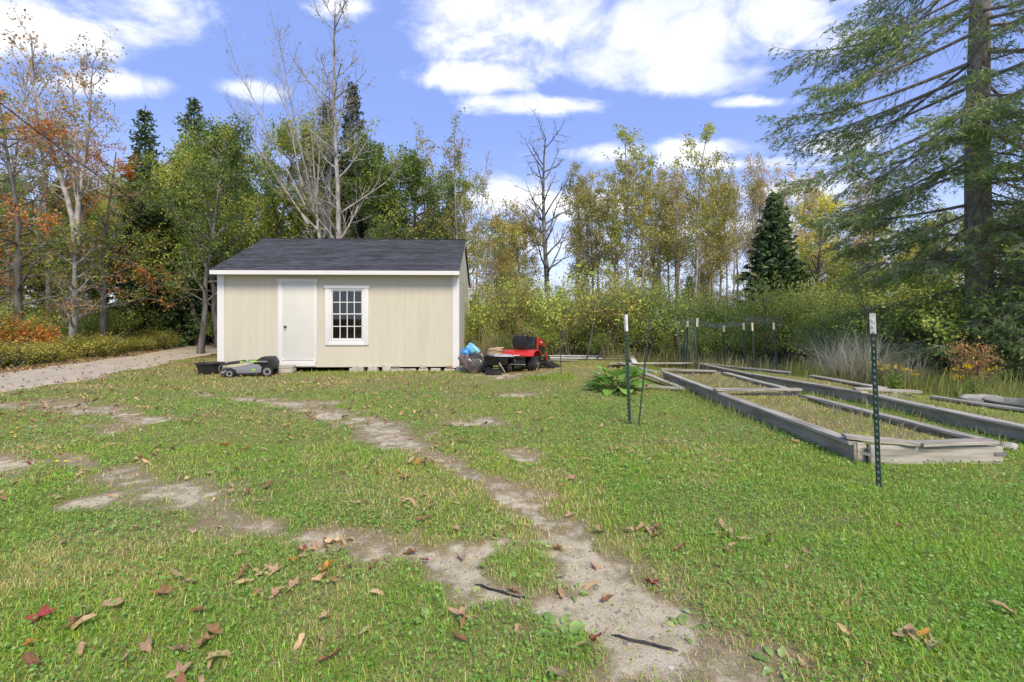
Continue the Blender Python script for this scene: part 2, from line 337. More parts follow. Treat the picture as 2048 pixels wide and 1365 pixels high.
class MB:
    """collects shapes into ONE mesh"""
    def __init__(s): s.v = []; s.f = []
    def add(s, vs_, fs): 
        b = len(s.v); s.v += [tuple(v) for v in vs_]; s.f += [tuple(i + b for i in f) for f in fs]; return s
    def box(s, a, b, rot=None, c=None):
        x0, y0, z0 = a; x1, y1, z1 = b
        v = [Vector(p) for p in ((x0, y0, z0), (x1, y0, z0), (x1, y1, z0), (x0, y1, z0), (x0, y0, z1), (x1, y0, z1), (x1, y1, z1), (x0, y1, z1))]
        if rot is not None:
            m = Euler(rot).to_matrix(); cc = Vector(c) if c else sum(v, Vector()) / 8; v = [m @ (p - cc) + cc for p in v]
        return s.add(v, [(0, 3, 2, 1), (4, 5, 6, 7), (0, 1, 5, 4), (1, 2, 6, 5), (2, 3, 7, 6), (3, 0, 4, 7)])
    def prism(s, poly, a, b, axis='x'):
        """polygon in the two other axes, swept from a to b along the axis"""
        def p3(u, v_, w_): return {'x': (w_, u, v_), 'y': (u, w_, v_), 'z': (u, v_, w_)}[axis]
        n = len(poly); vs_ = [p3(u, v_, a) for u, v_ in poly] + [p3(u, v_, b) for u, v_ in poly]
        fs = [tuple(range(n))[::-1], tuple(range(n, 2 * n))] + [(i, (i + 1) % n, n + (i + 1) % n, n + i) for i in range(n)]
        return s.add(vs_, fs)
    def tube(s, pts, r, n=8, caps=True, closed=False):
        pts = np.array([tuple(p) for p in pts], float); k = len(pts); r = np.full(k, r) if np.isscalar(r) else np.asarray(r, float)
        t = np.gradient(pts, axis=0) if not closed else np.roll(pts, -1, 0) - np.roll(pts, 1, 0)
        t /= np.linalg.norm(t, axis=1)[:, None] + 1e-9
        ref = np.array([0, 0, 1.0]) if abs(t[:, 2]).mean() < .8 else np.array([1.0, 0, 0])
        u = np.cross(t, ref); u /= np.linalg.norm(u, axis=1)[:, None] + 1e-9; v_ = np.cross(t, u); th = np.arange(n) / n * 2 * math.pi
        V = pts[:, None] + r[:, None, None] * (np.cos(th)[None, :, None] * u[:, None] + np.sin(th)[None, :, None] * v_[:, None])
        fs = [(i * n + j, i * n + (j + 1) % n, ((i + 1) % k) * n + (j + 1) % n, ((i + 1) % k) * n + j) for i in range(k if closed else k - 1) for j in range(n)]
        if caps and not closed: fs += [tuple(range(n)), tuple(range((k - 1) * n, k * n))[::-1]]
        return s.add(V.reshape(-1, 3), fs)
    def lathe(s, prof, n=20, axis='z', c=(0, 0, 0), cap=True):
        """profile of (radius, height) turned about an axis"""
        vs_ = []
        for r_, h_ in prof:
            for j in range(n):
                a = j / n * 2 * math.pi; p, q = r_ * math.cos(a), r_ * math.sin(a)
                vs_.append({'z': (c[0] + p, c[1] + q, c[2] + h_), 'x': (c[0] + h_, c[1] + p, c[2] + q), 'y': (c[0] + p, c[1] + h_, c[2] + q)}[axis])
        k = len(prof); fs = [(i * n + j, i * n + (j + 1) % n, (i + 1) * n + (j + 1) % n, (i + 1) * n + j) for i in range(k - 1) for j in range(n)]
        if cap: fs += [tuple(range(n))[::-1], tuple(range((k - 1) * n, k * n))]
        return s.add(vs_, fs)
    def mesh(s, name, mat, bevel=0.0, smooth=False, jitter=0.0, segs=2):
        bm = bmesh.new(); vv = [bm.verts.new(v) for v in s.v]
        for f in s.f:
            try: bm.faces.new([vv[i] for i in f])
            except ValueError: pass
        bmesh.ops.recalc_face_normals(bm, faces=bm.faces)
        if jitter:
            for v in bm.verts: v.co += Vector((random.uniform(-1, 1), random.uniform(-1, 1), random.uniform(-1, 1))) * jitter
        if bevel: bmesh.ops.bevel(bm, geom=list(bm.edges), offset=bevel, segments=segs, affect='EDGES', profile=.6, clamp_overlap=True)
        me = bpy.data.meshes.new(name); bm.to_mesh(me); bm.free(); me.materials.append(M[mat])
        if smooth or bevel:
            me.polygons.foreach_set('use_smooth', np.ones(len(me.polygons), bool)); me.set_sharp_from_angle(angle=R(40))
        return me
    def build(s, name, mat, parent=None, loc=(0, 0, 0), rot=(0, 0, 0), bevel=0.0, smooth=False, jitter=0.0, label=None, cat=None, group=None, kind=None):
        return tag(place(name, s.mesh(name, mat, bevel, smooth, jitter), parent, loc, rot), label, cat, group, kind)

def box_part(name, mat, parent, a, b, bevel=0.0, **kw): return MB().box(a, b).build(name, mat, parent, bevel=bevel, **kw)

# ---------------------------------------------------------------- ground and road
def axis_coords(lo, hi, step, far_lo, far_hi):
    a = list(np.arange(lo, hi + 1e-6, step)); s = step
    while a[-1] < far_hi: s *= 1.22; a.append(a[-1] + s)
    s = step; b = []
    while (b[-1] if b else lo) > far_lo: s *= 1.22; b.append((b[-1] if b else lo) - s)
    return np.array(b[::-1] + a)
gx = axis_coords(-11, 9, .075, -900, 900); gy = axis_coords(1.4, 15.5, .075, -300, 1200)
GX, GY = np.meshgrid(gx, gy); gxx, gyy = GX.ravel(), GY.ravel()
gz = height(gxx, gyy); nx, ny = len(gx), len(gy)
idx = np.arange(nx * ny).reshape(ny, nx)
gf = np.stack([idx[:-1, :-1], idx[:-1, 1:], idx[1:, 1:], idx[1:, :-1]], -1).reshape(-1, 4)
gme = fast_mesh('ground', np.stack([gxx, gyy, gz], 1), gf, 'ground', smooth=True)
gb, gw = bare(gxx, gyy), woods(gxx, gyy)
gb = np.maximum(gb, .16 * sstep(.50, .68, fbm(gxx * 1.1 + 7, gyy * 1.1, 79, 4)) * (gw < .5))
for nm, arr in (('bare', gb), ('woods', gw)):
    a = gme.attributes.new(nm, 'FLOAT', 'POINT'); a.data.foreach_set('value', arr.astype(np.float32))
tag(place('ground', gme), 'lawn and forest floor with worn bare wheel tracks', kind='structure')

def ribbon(pts, n, across, zoff, wob):
    P_ = np.array(pts); t = np.linspace(0, len(P_) - 1, n); c = np.stack([np.interp(t, range(len(P_)), P_[:, k]) for k in range(3)], 1)
    for _ in range(12): c[1:-1] = (c[:-2] + 2 * c[1:-1] + c[2:]) / 4
    d = np.gradient(c[:, :2], axis=0); d /= np.linalg.norm(d, axis=1)[:, None]; nrm = np.stack([d[:, 1], -d[:, 0]], 1)
    u = np.linspace(-1, 1, across); L = np.arange(n) * .17
    wl = c[:, 2] + wob * (fbm(L, L * 0 + 3, 41) - .5); wr = c[:, 2] + wob * (fbm(L, L * 0 + 9, 43) - .5)
    off = np.where(u[None] < 0, u[None] * wl[:, None], u[None] * wr[:, None])
    X = c[:, None, 0] + off * nrm[:, None, 0]; Y_ = c[:, None, 1] + off * nrm[:, None, 1]
    Z = height(X.ravel(), Y_.ravel()).reshape(X.shape) + zoff * (1 - np.abs(u[None]) ** 6 * 1.6)
    i = np.arange(n * across).reshape(n, across)
    return np.stack([X, Y_, Z], -1).reshape(-1, 3), np.stack([i[:-1, :-1], i[:-1, 1:], i[1:, 1:], i[1:, :-1]], -1).reshape(-1, 4)
rv, rf = ribbon(ROAD, 220, 25, .022, 1.0)
tag(place('gravel_road', fast_mesh('gravel_road', rv, rf, 'gravel', smooth=True)), 'pale gravel drive curving behind the shed', kind='structure')

# ---------------------------------------------------------------- shed
SW, SD, Z0, ZT = 6.33, 5.2, .14, 2.60
shed = empty('garden_shed', (-7.77, 12.80, -.02), R(2.0), 'beige wooden garden shed with white trim and dark shingle roof', 'shed')
GROOVE = .2032
def siding_panel(xa, xb, za, zb, fix):
    """vertical grooved sheet; fix maps (along, out, z) to local coordinates"""
    prof = [(xa, .0)]; g = math.ceil((xa + .02) / GROOVE) * GROOVE
    while g < xb - .02:
        prof += [(g - .004, 0), (g - .003, .004), (g + .003, .004), (g + .004, 0)]; g += GROOVE
    prof.append((xb, 0)); n = len(prof)
    zs = [za, zb] if not callable(zb) else None
    vs_ = [fix(u, o, za) for u, o in prof] + [fix(u, o, zb(u) if callable(zb) else zb) for u, o in prof]
    vs_ += [fix(u, .03, za) for u, o in prof] + [fix(u, .03, zb(u) if callable(zb) else zb) for u, o in prof]
    fs = [(i, i + 1, n + i + 1, n + i) for i in range(n - 1)] + [(2 * n + i, 3 * n + i, 3 * n + i + 1, 2 * n + i + 1) for i in range(n - 1)]
    fs += [(i, 2 * n + i, 2 * n + i + 1, i + 1) for i in range(n - 1)] + [(n + i, n + i + 1, 3 * n + i + 1, 3 * n + i) for i in range(n - 1)]
    fs += [(0, n, 3 * n, 2 * n), (n - 1, 3 * n - 1, 4 * n - 1, 2 * n - 1)]
    m = MB(); m.add(vs_, fs); m.build('siding_panel', 'siding', shed)
front = lambda u, o, z: (u, o, z)
for (a, b, c, d) in [(.02, .813, Z0, ZT), (.815, 1.62, Z0, ZT), (1.622, 2.52, 2.42, ZT), (2.522, 2.86, Z0, ZT), (2.862, 3.86, 2.26, ZT), (2.862, 3.86, Z0, .78), (3.862, 4.876, Z0, ZT), (4.878, 6.31, Z0, ZT), (1.622, 2.52, Z0, .20)]:
    siding_panel(a, b, c, d, front)
RUN, RISE = SD / 2, 1.11
gab = lambda u: 2.6 + RISE * (1 - abs(u - SD / 2) / (SD / 2)) * 1.0
rightw = lambda u, o, z: (SW - o, u, z)
leftw = lambda u, o, z: (o, u, z)
for fx in (rightw, leftw):
    for k in range(4): siding_panel(.02 + k * 1.29, .02 + (k + 1) * 1.29 - .004, Z0, 2.455, fx)
    siding_panel(.02, SD / 2, 2.468, gab, fx); siding_panel(SD / 2 + .002, SD - .02, 2.468, gab, fx)
siding_panel(.02, SW - .02, Z0, ZT, lambda u, o, z: (u, SD - o, z))
box_part('floor_deck', 'interior', shed, (.04, .04, Z0 + .01), (SW - .04, SD - .04, Z0 + .06))
# corner boards wrap both faces of a corner
for (x, sx) in ((0, 1), (SW, -1)):
    for (y, sy) in ((0, 1), (SD, -1)):
        p = [(x - sx * .022, y - sy * .022), (x + sx * .155, y - sy * .022), (x + sx * .155, y - sy * .001), (x - sx * .001, y - sy * .001), (x - sx * .001, y + sy * (.10 if sy > 0 else .16)), (x - sx * .022, y + sy * (.10 if sy > 0 else .16))]
        MB().prism(p, Z0 - .03, ZT - .01, 'z').build('corner_board', 'white_paint', shed)
# roof
EAVE, OV = .31, .035
ex0, ex1 = -OV, SW + OV
zr = lambda y: 2.695 + (y + EAVE) * (3.95 - 2.695) / (SD / 2 + EAVE)
ZRIDGE = zr(SD / 2)
for sgn in (1, -1):
    Yf = (lambda y: y) if sgn > 0 else (lambda y: SD - y)
    th = .035
    MB().prism([(Yf(-EAVE), zr(-EAVE)), (Yf(SD / 2), ZRIDGE), (Yf(SD / 2), ZRIDGE - th), (Yf(-EAVE), zr(-EAVE) - th)], ex0, ex1, 'x').build('roof_deck', 'deck_wood', shed)
    MB().prism([(Yf(-EAVE - .022), zr(-EAVE) - .008), (Yf(-EAVE - .002), zr(-EAVE) - .008), (Yf(-EAVE - .002), 2.582), (Yf(-EAVE - .022), 2.582)], ex0 - .01, ex1 + .01, 'x').build('fascia', 'white_paint', shed)
    MB().prism([(Yf(-EAVE), 2.588), (Yf(-.002), 2.588), (Yf(-.002), 2.600), (Yf(-EAVE), 2.600)], ex0 + .01, ex1 - .01, 'x').build('soffit', 'soffit', shed)
    for (x0, x1) in ((ex0 - .018, ex0 - .001), (ex1 + .001, ex1 + .018)):
        MB().prism([(Yf(-EAVE), zr(-EAVE) - .004), (Yf(SD / 2 - .001), ZRIDGE - .004), (Yf(SD / 2 - .001), ZRIDGE - .10), (Yf(-EAVE + .05), zr(-EAVE) - .10), (Yf(-EAVE), zr(-EAVE) - .10)], x0, x1, 'x').build('rake_board', 'siding', shed)
# shingles: three-tab strips, laid in courses
def strip_mesh(L):
    e, nt, tabs = .165, .006, 3; o = [(0, e), (0, 0)]
    for k in range(1, tabs):
        xk = L * k / tabs; o += [(xk - nt, 0), (xk - nt, .135), (xk + nt, .135), (xk + nt, 0)]
    o += [(L, 0), (L, e)]
    m = MB(); n = len(o); m.add([(x, y, .003 + .0) for x, y in o] + [(x, y, .011 if y < .14 else .005) for x, y in o], [tuple(range(n, 2 * n))] + [(i, (i + 1) % n, n + (i + 1) % n, n + i) for i in range(n)])
    return m.mesh('shingle', 'shingle')
SL = .955; full = strip_mesh(SL)
slope_len = math.hypot(SD / 2 + EAVE, ZRIDGE - zr(-EAVE)); sang = math.atan2(ZRIDGE - zr(-EAVE), SD / 2 + EAVE)
rows = int(slope_len / .14)
for r_ in range(rows + 1):
    s0 = min(r_ * .14, slope_len - .155); x = ex0 - .02 - [0, .16, .32, .48, .64, .80][(r_ * 5) % 6]
    while x < ex1 + .02:
        a, b = max(x, ex0 - .02), min(x + SL, ex1 + .02)
        if b - a > .04:
            o = place('shingle', full, shed, (a, -EAVE - .02 + s0 * math.cos(sang), zr(-EAVE) + (s0 - .02) * math.sin(sang) + .004), (sang - .02, 0, 0), ((b - a) / SL, 1, 1))
        x += SL
back = MB()
for r_ in range(rows + 1):
    s0 = r_ * .14; y = SD + EAVE + .02 - s0 * math.cos(sang); z = zr(-EAVE) + s0 * math.sin(sang)
    back.box((ex0 - .02, y - .16, z + .004), (ex1 + .02, y, z + .014), (-sang + .02, 0, 0), (0, y, z))
tag(back.build('back_shingles', 'shingle', shed), kind='stuff')
k = 0; x = ex0 - .02
while x < ex1:
    b = min(x + .31, ex1 + .02)
    MB().prism([(SD / 2 - .15, ZRIDGE - .055), (SD / 2, ZRIDGE + .022), (SD / 2 + .15, ZRIDGE - .055), (SD / 2 + .15, ZRIDGE - .045), (SD / 2, ZRIDGE + .032 + .004 * (k % 2)), (SD / 2 - .15, ZRIDGE - .045)], x, b + .0, 'x').build('ridge_cap', 'shingle', shed)
    x = b + .002; k += 1
    if b >= ex1 + .019: break
# door
DX0, DX1, DZ0, DZ1 = 1.70, 2.475, .365, 2.355
door = box_part('door', 'door_paint', shed, (DX0, -.012, DZ0), (DX1, .035, DZ1), .004)
for a, b in (((1.555, -.030, .285), (1.668, -.001, 2.405)), ((2.505, -.030, .285), (2.575, -.001, 2.405)), ((1.535, -.038, 2.407), (2.598, -.001, 2.50)), ((1.60, -.032, .165), (2.545, -.001, .325))):
    box_part('door_trim', 'white_paint', shed, a, b, .003)
for a, b in (((1.67, -.016, .34), (1.697, .03, 2.40)), ((2.478, -.016, .34), (2.503, .03, 2.40)), ((1.6975, -.016, 2.358), (2.4775, .03, 2.40)), ((1.66, -.045, .327), (2.515, .03, .358))):
    box_part('door_jamb', 'white_paint', shed, a, b, .002)
MB().lathe([(.012, 0), (.03, .004), (.03, .008), (.013, .012), (.013, .035), (.026, .043), (.031, .055), (.027, .068), (.008, .074)], 16, 'y', (0, 0, 0)).build('door_knob', 'brass', door, (1.755, -.012, 1.215), (0, 0, math.pi), smooth=True)
# window: casing boards, two sashes, muntins, sixteen panes
WX0, WX1, WZ0, WZ1 = 2.90, 3.83, .80, 2.245
win = box_part('window_frame', 'white_paint', shed, (WX0 - .005, -.02, WZ0 - .0), (WX1 + .005, .0, WZ0 + .045), .002)
for a, b in (((2.79, -.032, .725), (2.898, -.001, 2.235)), ((3.832, -.032, .725), (3.94, -.001, 2.235)), ((2.765, -.042, 2.238), (3.965, -.001, 2.32)), ((2.899, -.032, .722), (3.831, -.001, .80)), ((2.90, -.018, .846), (2.955, .03, 2.236)), ((3.775, -.018, .846), (3.83, .03, 2.236)), ((2.9555, -.018, 2.20), (3.7745, .03, 2.236))):
    box_part('window_casing', 'white_paint', win, a, b, .002)
for (z0, z1, y0) in ((1.545, 2.198, .004), (.848, 1.575, .018)):
    s = .028
    sx0, sx1 = 2.957, 3.773
    for a, b in (((sx0, y0, z0), (sx0 + s, y0 + .013, z1)), ((sx1 - s, y0, z0), (sx1, y0 + .013, z1)), ((sx0 + s, y0 - .001, z1 - s), (sx1 - s, y0 + .012, z1)), ((sx0 + s, y0 - .001, z0), (sx1 - s, y0 + .012, z0 + s + (.03 if z0 < 1 else .0)))):
        box_part('sash', 'white_paint', win, a, b)
    zb = z0 + s + (.03 if z0 < 1 else 0); zt = z1 - s; xa, xb = sx0 + s, sx1 - s; mw = .011
    xs = [xa + (xb - xa) * i / 4 for i in range(5)]; zs = [zb, (zb + zt) / 2, zt]
    for i in (1, 2, 3): box_part('muntin', 'white_paint', win, (xs[i] - mw, y0, zb), (xs[i] + mw, y0 + .008, zt))
    for i in range(4): box_part('muntin', 'white_paint', win, (xs[i] + mw, y0 + .001, zs[1] - mw), (xs[i + 1] - mw, y0 + .007, zs[1] + mw))
    for i in range(4):
        for j in range(2):
            box_part('pane', 'glass', win, (xs[i] + (mw if i else 0), y0 + .0085, zs[j] + (mw if j else 0)), (xs[i + 1] - (mw if i < 3 else 0), y0 + .0105, zs[j + 1] - (0 if j else mw)))
shed_m = Matrix.Translation(Vector((-7.77, 12.80, -.02))) @ Matrix.Rotation(R(2.0), 4, 'Z')
def sp(u, v_, z): return shed_m @ Vector((u, v_, z))
# things kept inside, seen through the panes
sh = empty('storage_shelf', sp(2.95, 1.5, Z0 + .06 - .0), R(2), 'dark open storage shelf inside the shed behind the window', 'shelf')
for x in (0, .95):
    for y in (0, .4): box_part('upright', 'bark_dark', sh, (x, y, 0), (x + .04, y + .04, 1.5))
for z in (.55, .95, 1.4): box_part('shelf_board', 'bark_grey', sh, (.0, .045, z), (.985, .395, z + .025))
for (x, z, mt, nm) in ((.12, .576, 'red_box', 'red storage box on lower shelf inside the shed'), (.5, .576, 'red_box', 'second red storage box beside the hose inside the shed'), (.15, .976, 'stone_white', 'pale carton on the middle shelf inside the shed')):
    b = MB().box((0, 0, 0), (.26, .22, .16)).box((-.01, -.01, .161), (.27, .23, .19)); b.build('storage_box', mt, None, sp(2.95 + x, 1.57, Z0 + .06 + z), (0, 0, R(2)), bevel=.008, label=nm, cat='box')
tl = empty('hanging_tool', sp(3.42, .9, 1.15), R(2), 'orange hand tool hanging behind the lower panes of the shed window', 'tool')
MB().tube([(0, 0, 0), (.05, 0, .12), (.02, 0, .26), (-.05, 0, .34)], [.03, .035, .03, .02], 8).build('handle', 'orange_tool', tl, smooth=True)
MB().tube([(-.05, 0, .34), (.06, 0, .36), (.16, 0, .33), (.13, 0, .2), (.05, 0, .12)], .02, 8).build('guard', 'orange_tool', tl, smooth=True)
hs = MB(); hs.tube([(math.cos(a) * (.16 - a * .0015), math.sin(a) * .05, .16 + math.sin(a) * .13 + a * .004) for a in np.linspace(0, 18, 90)], .014, 6); hs.build('garden_hose', 'hose_green', None, sp(3.45, .8, Z0 + .66), label='coiled green garden hose low behind the shed window', cat='hose', smooth=True)

# blocks that carry the shed, slab and timber step at the door
def rough_block(name, size, loc, mat, label, cat, group=None, rz=0.0, jit=.012):
    m = MB().box((-size[0] / 2, -size[1] / 2, 0), (size[0] / 2, size[1] / 2, size[2]))
    return m.build(name, mat, None, loc, (0, 0, rz), bevel=min(size) * .12, jitter=jit, label=label, cat=cat, group=group)
blk = [(700, .16, .10, 0, 'concrete', 'flat pale concrete piece under the shed right of the doorstep'), (711, .30, .17, 0, 'concrete', 'large pale rough concrete block under the shed below the window'),
       (741, .27, .085, 0, 'concrete', 'lower concrete block of the two stacked under the shed'), (741, .23, .075, 1, 'concrete', 'upper concrete block of the two stacked under the shed'),
       (768, .23, .17, 0, 'concrete', 'square upright concrete block under the middle of the shed'), (790, .34, .09, 0, 'concrete', 'long low pinkish block under the shed right of the square block'),
       (786, .20, .055, 1, 'bark_grey', 'small grey shim slab on top of a long low block'), (815, .30, .08, 0, 'concrete', 'weathered low block half hidden by grass under the shed'),
       (841, .26, .07, 0, 'concrete', 'low block under a wood shim near the right end of the shed'), (841, .18, .07, 1, 'old_wood', 'short wooden shim block near the right end of the shed'), (866, .26, .09, 0, 'concrete', 'rounded block beside the dark gap under the shed'),
       (894, .27, .07, 0, 'concrete', 'flat block at the right end under the shed'), (894, .18, .07, 1, 'brick_red', 'reddish brick on the last block under the shed')]
for (px, wd, h_, lvl, mt, lb) in blk:
    u = (px - 437) * .01333; q = sp(u, .07, 0); z = hz(q.x, q.y)
    rough_block('concrete_block' if mt == 'concrete' else ('brick' if mt == 'brick_red' else 'shim_block'), (wd, .22, h_), (q.x, q.y, z - .01 + (.085 if lvl else 0)), mt, lb, 'block', 'blocks carrying the shed', R(2 + random.uniform(-6, 6)))
q = sp(1.55, -.22, 0); rough_block('concrete_slab', (1.0, .36, .09), (q.x, q.y, hz(q.x, q.y) - .005), 'concrete', 'long pale concrete slab on the ground before the door', 'slab', rz=R(2))
q = sp(1.78, -.16, 0); rough_block('timber_step', (.52, .2, .10), (q.x, q.y, hz(q.x, q.y) + .088), 'old_wood', 'short weathered timber block serving as doorstep', 'step', rz=R(2))
q = sp(6.45, -.0, 0); rough_block('flat_stone', (.34, .3, .14), (q.x, q.y, hz(q.x, q.y) - .02), 'stone_white', 'pale flat stone at the right front corner of the shed', 'stone', jit=.03)

# ---------------------------------------------------------------- raised beds
def board(name, parent, p, q, wd, th, mat, z=None, roll=0.0, jit=.003):
    """a plank between two points: local x runs along it"""
    p, q = Vector(p), Vector(q); d = q - p; L = d.length
    n = 7; m = MB(); ring = [(-wd / 2, -th / 2), (wd / 2, -th / 2), (wd / 2, th / 2), (-wd / 2, th / 2)]; vs_ = []
    bow = random.uniform(-1, 1) * .012
    for i in range(n):
        u = i / (n - 1); off = bow * (1 - (2 * u - 1) ** 2)
        for (a, b) in ring: vs_.append((u * L + (random.uniform(-1, 1) * .006 if i in (0, n - 1) else 0), a + random.uniform(-1, 1) * jit + off, b + random.uniform(-1, 1) * jit))
    fs = [(0, 1, 2, 3), tuple(range(4 * n - 4, 4 * n))[::-1]] + [(i * 4 + j, i * 4 + (j + 1) % 4, i * 4 + 4 + (j + 1) % 4, i * 4 + 4 + j) for i in range(n - 1) for j in range(4)]
    m.add(vs_, fs); me = m.mesh(name, mat, bevel=.004, segs=1)
    o = place(name, me, parent); o.location = p; o.rotation_mode = 'XYZ'
    o.rotation_euler = Euler((roll, -math.asin(max(-1, min(1, d.z / L))), math.atan2(d.y, d.x))); return o
CT = .20                                          # top of the cap boards
def bed_run(bed, pts, inner=1, cap=True, side=True, capw=.135, capmat='old_wood'):
    for (a, b) in zip(pts[:-1], pts[1:]):
        d = Vector((b[0] - a[0], b[1] - a[1], 0)).normalized()
        if side: board('side_board', bed, (a[0], a[1], .075), (b[0] - d.x * .02, b[1] - d.y * .02, .075), .038, .20, 'bed_side')
        if cap: board('cap_board', bed, (a[0] + d.x * .01, a[1] + d.y * .01, a[2] - .018), (b[0] - d.x * .015, b[1] - d.y * .015, b[2] - .018), capw, .034, capmat, roll=random.uniform(-.04, .04))
def stub(bed, x, y, h=.19): MB().box((-.045, -.045, -.1), (.045, .045, h)).build('corner_post', 'old_wood', bed, (x, y, 0), (0, 0, random.uniform(-.1, .1)), bevel=.004)
bedA = empty('raised_bed', (3.5, 4.85, 0), 0, 'nearest weathered raised garden bed with bent front cap board', 'raised bed')
for o_ in [bedA]:
    o_.location = (0, 0, 0)
    bed_run(o_, [(3.46, 4.86, CT), (3.48, 8.08, CT)]); bed_run(o_, [(3.48, 8.14, CT + .012), (3.53, 11.25, CT)])
    bed_run(o_, [(4.80, 4.92, CT + .015), (4.72, 7.75, CT)]); bed_run(o_, [(4.86, 8.5, CT), (4.88, 11.1, CT - .01)])
    board('side_board', o_, (4.85, 7.75, .06), (4.86, 8.5, .06), .036, .17, 'bed_side')
    board('end_board', o_, (3.55, 4.80, .085), (4.86, 4.80, .075), .04, .19, 'old_wood')
    board('cap_board', o_, (3.40, 4.95, .235), (4.02, 4.80, .196), .13, .036, 'old_wood'); board('cap_board', o_, (4.03, 4.80, .196), (4.80, 4.82, .215), .13, .036, 'old_wood')
    board('cap_board', o_, (3.40, 8.12, .235), (4.86, 8.15, .232), .135, .036, 'old_wood'); board('side_board', o_, (3.95, 8.2, .12), (4.82, 8.2, .12), .036, .10, 'old_wood')
    board('cap_board', o_, (3.50, 11.35, .235), (4.72, 11.2, .20), .135, .036, 'old_wood'); board('side_board', o_, (3.56, 11.32, .08), (4.85, 11.25, .08), .036, .2, 'bed_side')
    for (x, y) in ((3.51, 4.9), (4.85, 4.95), (3.50, 8.11), (4.8, 8.2), (3.55, 11.2)): stub(o_, x, y)
    for (x, y) in ((3.50, 4.775), (4.83, 4.775)): MB().box((-.06, -.003, -.015), (.06, 0, .015)).build('metal_strap', 'galvanised', o_, (x, y, .10), (0, .25 if x < 4 else 0, 0))
bedB = empty('raised_bed', (0, 0, 0), 0, 'long weathered raised bed farther right with kinked left side', 'raised bed')
bed_run(bedB, [(5.92, 5.3, CT), (5.89, 8.0, CT)]); bed_run(bedB, [(5.88, 8.04, CT + .012), (5.36, 10.75, CT)]); bed_run(bedB, [(5.46, 10.4, CT - .03), (5.10, 13.0, CT + .01)])
bed_run(bedB, [(5.08, 13.1, CT + .02), (6.40, 11.1, CT)]); bed_run(bedB, [(6.55, 10.6, CT - .01), (6.62, 8.6, CT)]); bed_run(bedB, [(6.7, 7.75, CT), (7.3, 6.2, CT - .02)])
board('cap_board', bedB, (5.84, 8.25, .235), (6.72, 7.95, .225), .135, .036, 'old_wood'); board('side_board', bedB, (5.95, 8.1, .12), (6.6, 8.0, .12), .036, .1, 'old_wood')
for (x, y) in ((5.89, 8.02), (5.4, 10.6), (6.62, 8.4)): stub(bedB, x, y)
bedC = empty('raised_bed', (0, 0, 0), 0, 'pale boarded raised bed behind the red tractor', 'raised bed')
board('cap_board', bedC, (.55, 15.3, .24), (3.72, 15.15, .23), .14, .036, 'board_white'); board('cap_board', bedC, (.85, 15.12, .19), (3.7, 14.95, .17), .12, .034, 'board_white')
board('side_board', bedC, (.55, 15.32, .09), (3.75, 15.2, .09), .036, .22, 'bed_side')
board('cap_board', bedC, (3.72, 15.1, .23), (3.36, 13.2, .20), .14, .036, 'board_white'); board('side_board', bedC, (.6, 14.5, .05), (1.75, 14.3, .05), .036, .24, 'bed_side'); board('cap_board', bedC, (.6, 14.5, .185), (1.95, 14.25, .18), .12, .034, 'old_wood')
board('cap_board', bedC, (2.7, 13.4, .17), (5.0, 13.3, .19), .12, .034, 'old_wood')
for (p, q, lb) in [((2.95, 13.3, .20), (3.42, 11.4, .15), 'long grey plank sloping down beside the near raised bed'), ((3.02, 12.1, .17), (3.36, 9.5, .05), 'grey split plank lying left of the near bed'), ((2.75, 9.75, .07), (3.34, 9.35, .06), 'short loose grey plank by the big leafy plant'), ((2.0, 11.5, .12), (2.22, 10.7, .06), 'short plank end sticking out of dry grass')]:
    o = board('loose_plank', None, p, q, .12, .034, 'old_wood'); tag(o, lb, 'plank', 'loose planks by the beds')

# ---------------------------------------------------------------- steel fence posts
def tpost(px0, py0, px1, py1, Y, label, tip='post_cream', thin=False, studs=False, tiplen=.17, group='steel fence posts'):
    b = at(px1, py1, Y); t = at(px0, py0, Y); b.z = hz(b.x, b.y) - .02; d = t - b; L = d.length
    e = empty('fence_post' if not thin else 'garden_stake', b, 0, label, 'post' if not thin else 'stake', group)
    e.rotation_euler = d.to_track_quat('Z', 'Y').to_euler(); e.rotation_euler.rotate_axis('Z', random.uniform(-.5, .5) + .4)
    if thin:
        MB().tube([(0, 0, -.1), (0, 0, L * .5), (0, 0, L - .02), (0, 0, L)], [.010, .0105, .010, .004], 7).build('shaft', 'post_green', e, smooth=True)
        for k in range(int(L / .16)): place('knob_ring', RING, e, (0, 0, .1 + k * .16))
        return e
    def prof(g): f, wb, s = .0185 + g, .0032 + g, .036 + g; return [(-f, -.004 - g), (f, -.004 - g), (f, .004 + g), (wb, .004 + g), (wb, s), (-wb, s), (-wb, .004 + g), (-f, .004 + g)]
    MB().prism(prof(0), -.12, L, 'z').build('post_bar', 'post_green', e)
    if tip: MB().prism(prof(.0022), L - tiplen, L + .003, 'z').build('painted_tip', tip, e)
    if studs:
        for k in range(int(L / .054)): place('stud', STUD if k * .054 < L - tiplen - .03 else STUDW, e, (0, -.0065, .05 + k * .054))
    return e
RING = MB().lathe([(.010, -.006), (.0135, -.003), (.0135, .003), (.010, .006)], 7).mesh('knob_ring', 'post_green')
STUD = MB().box((-.007, -.004, -.011), (.007, .004, .011)).mesh('stud', 'stud', bevel=.002); STUDW = MB().box((-.007, -.004, -.011), (.007, .004, .011)).mesh('stud', 'post_white', bevel=.002)
tpost(1745, 628, 1758, 975, 4.12, 'nearest green studded steel post with rusty white tip before the front bed', 'post_white', studs=True)
tpost(1250, 630, 1258, 848, 6.58, 'green studded steel post with white tip standing alone on the lawn', 'post_white', studs=True, tiplen=.225)
tpost(1300, 628, 1277, 852, 6.45, 'thin dark green stake leaning right beside the lone lawn post', thin=True)
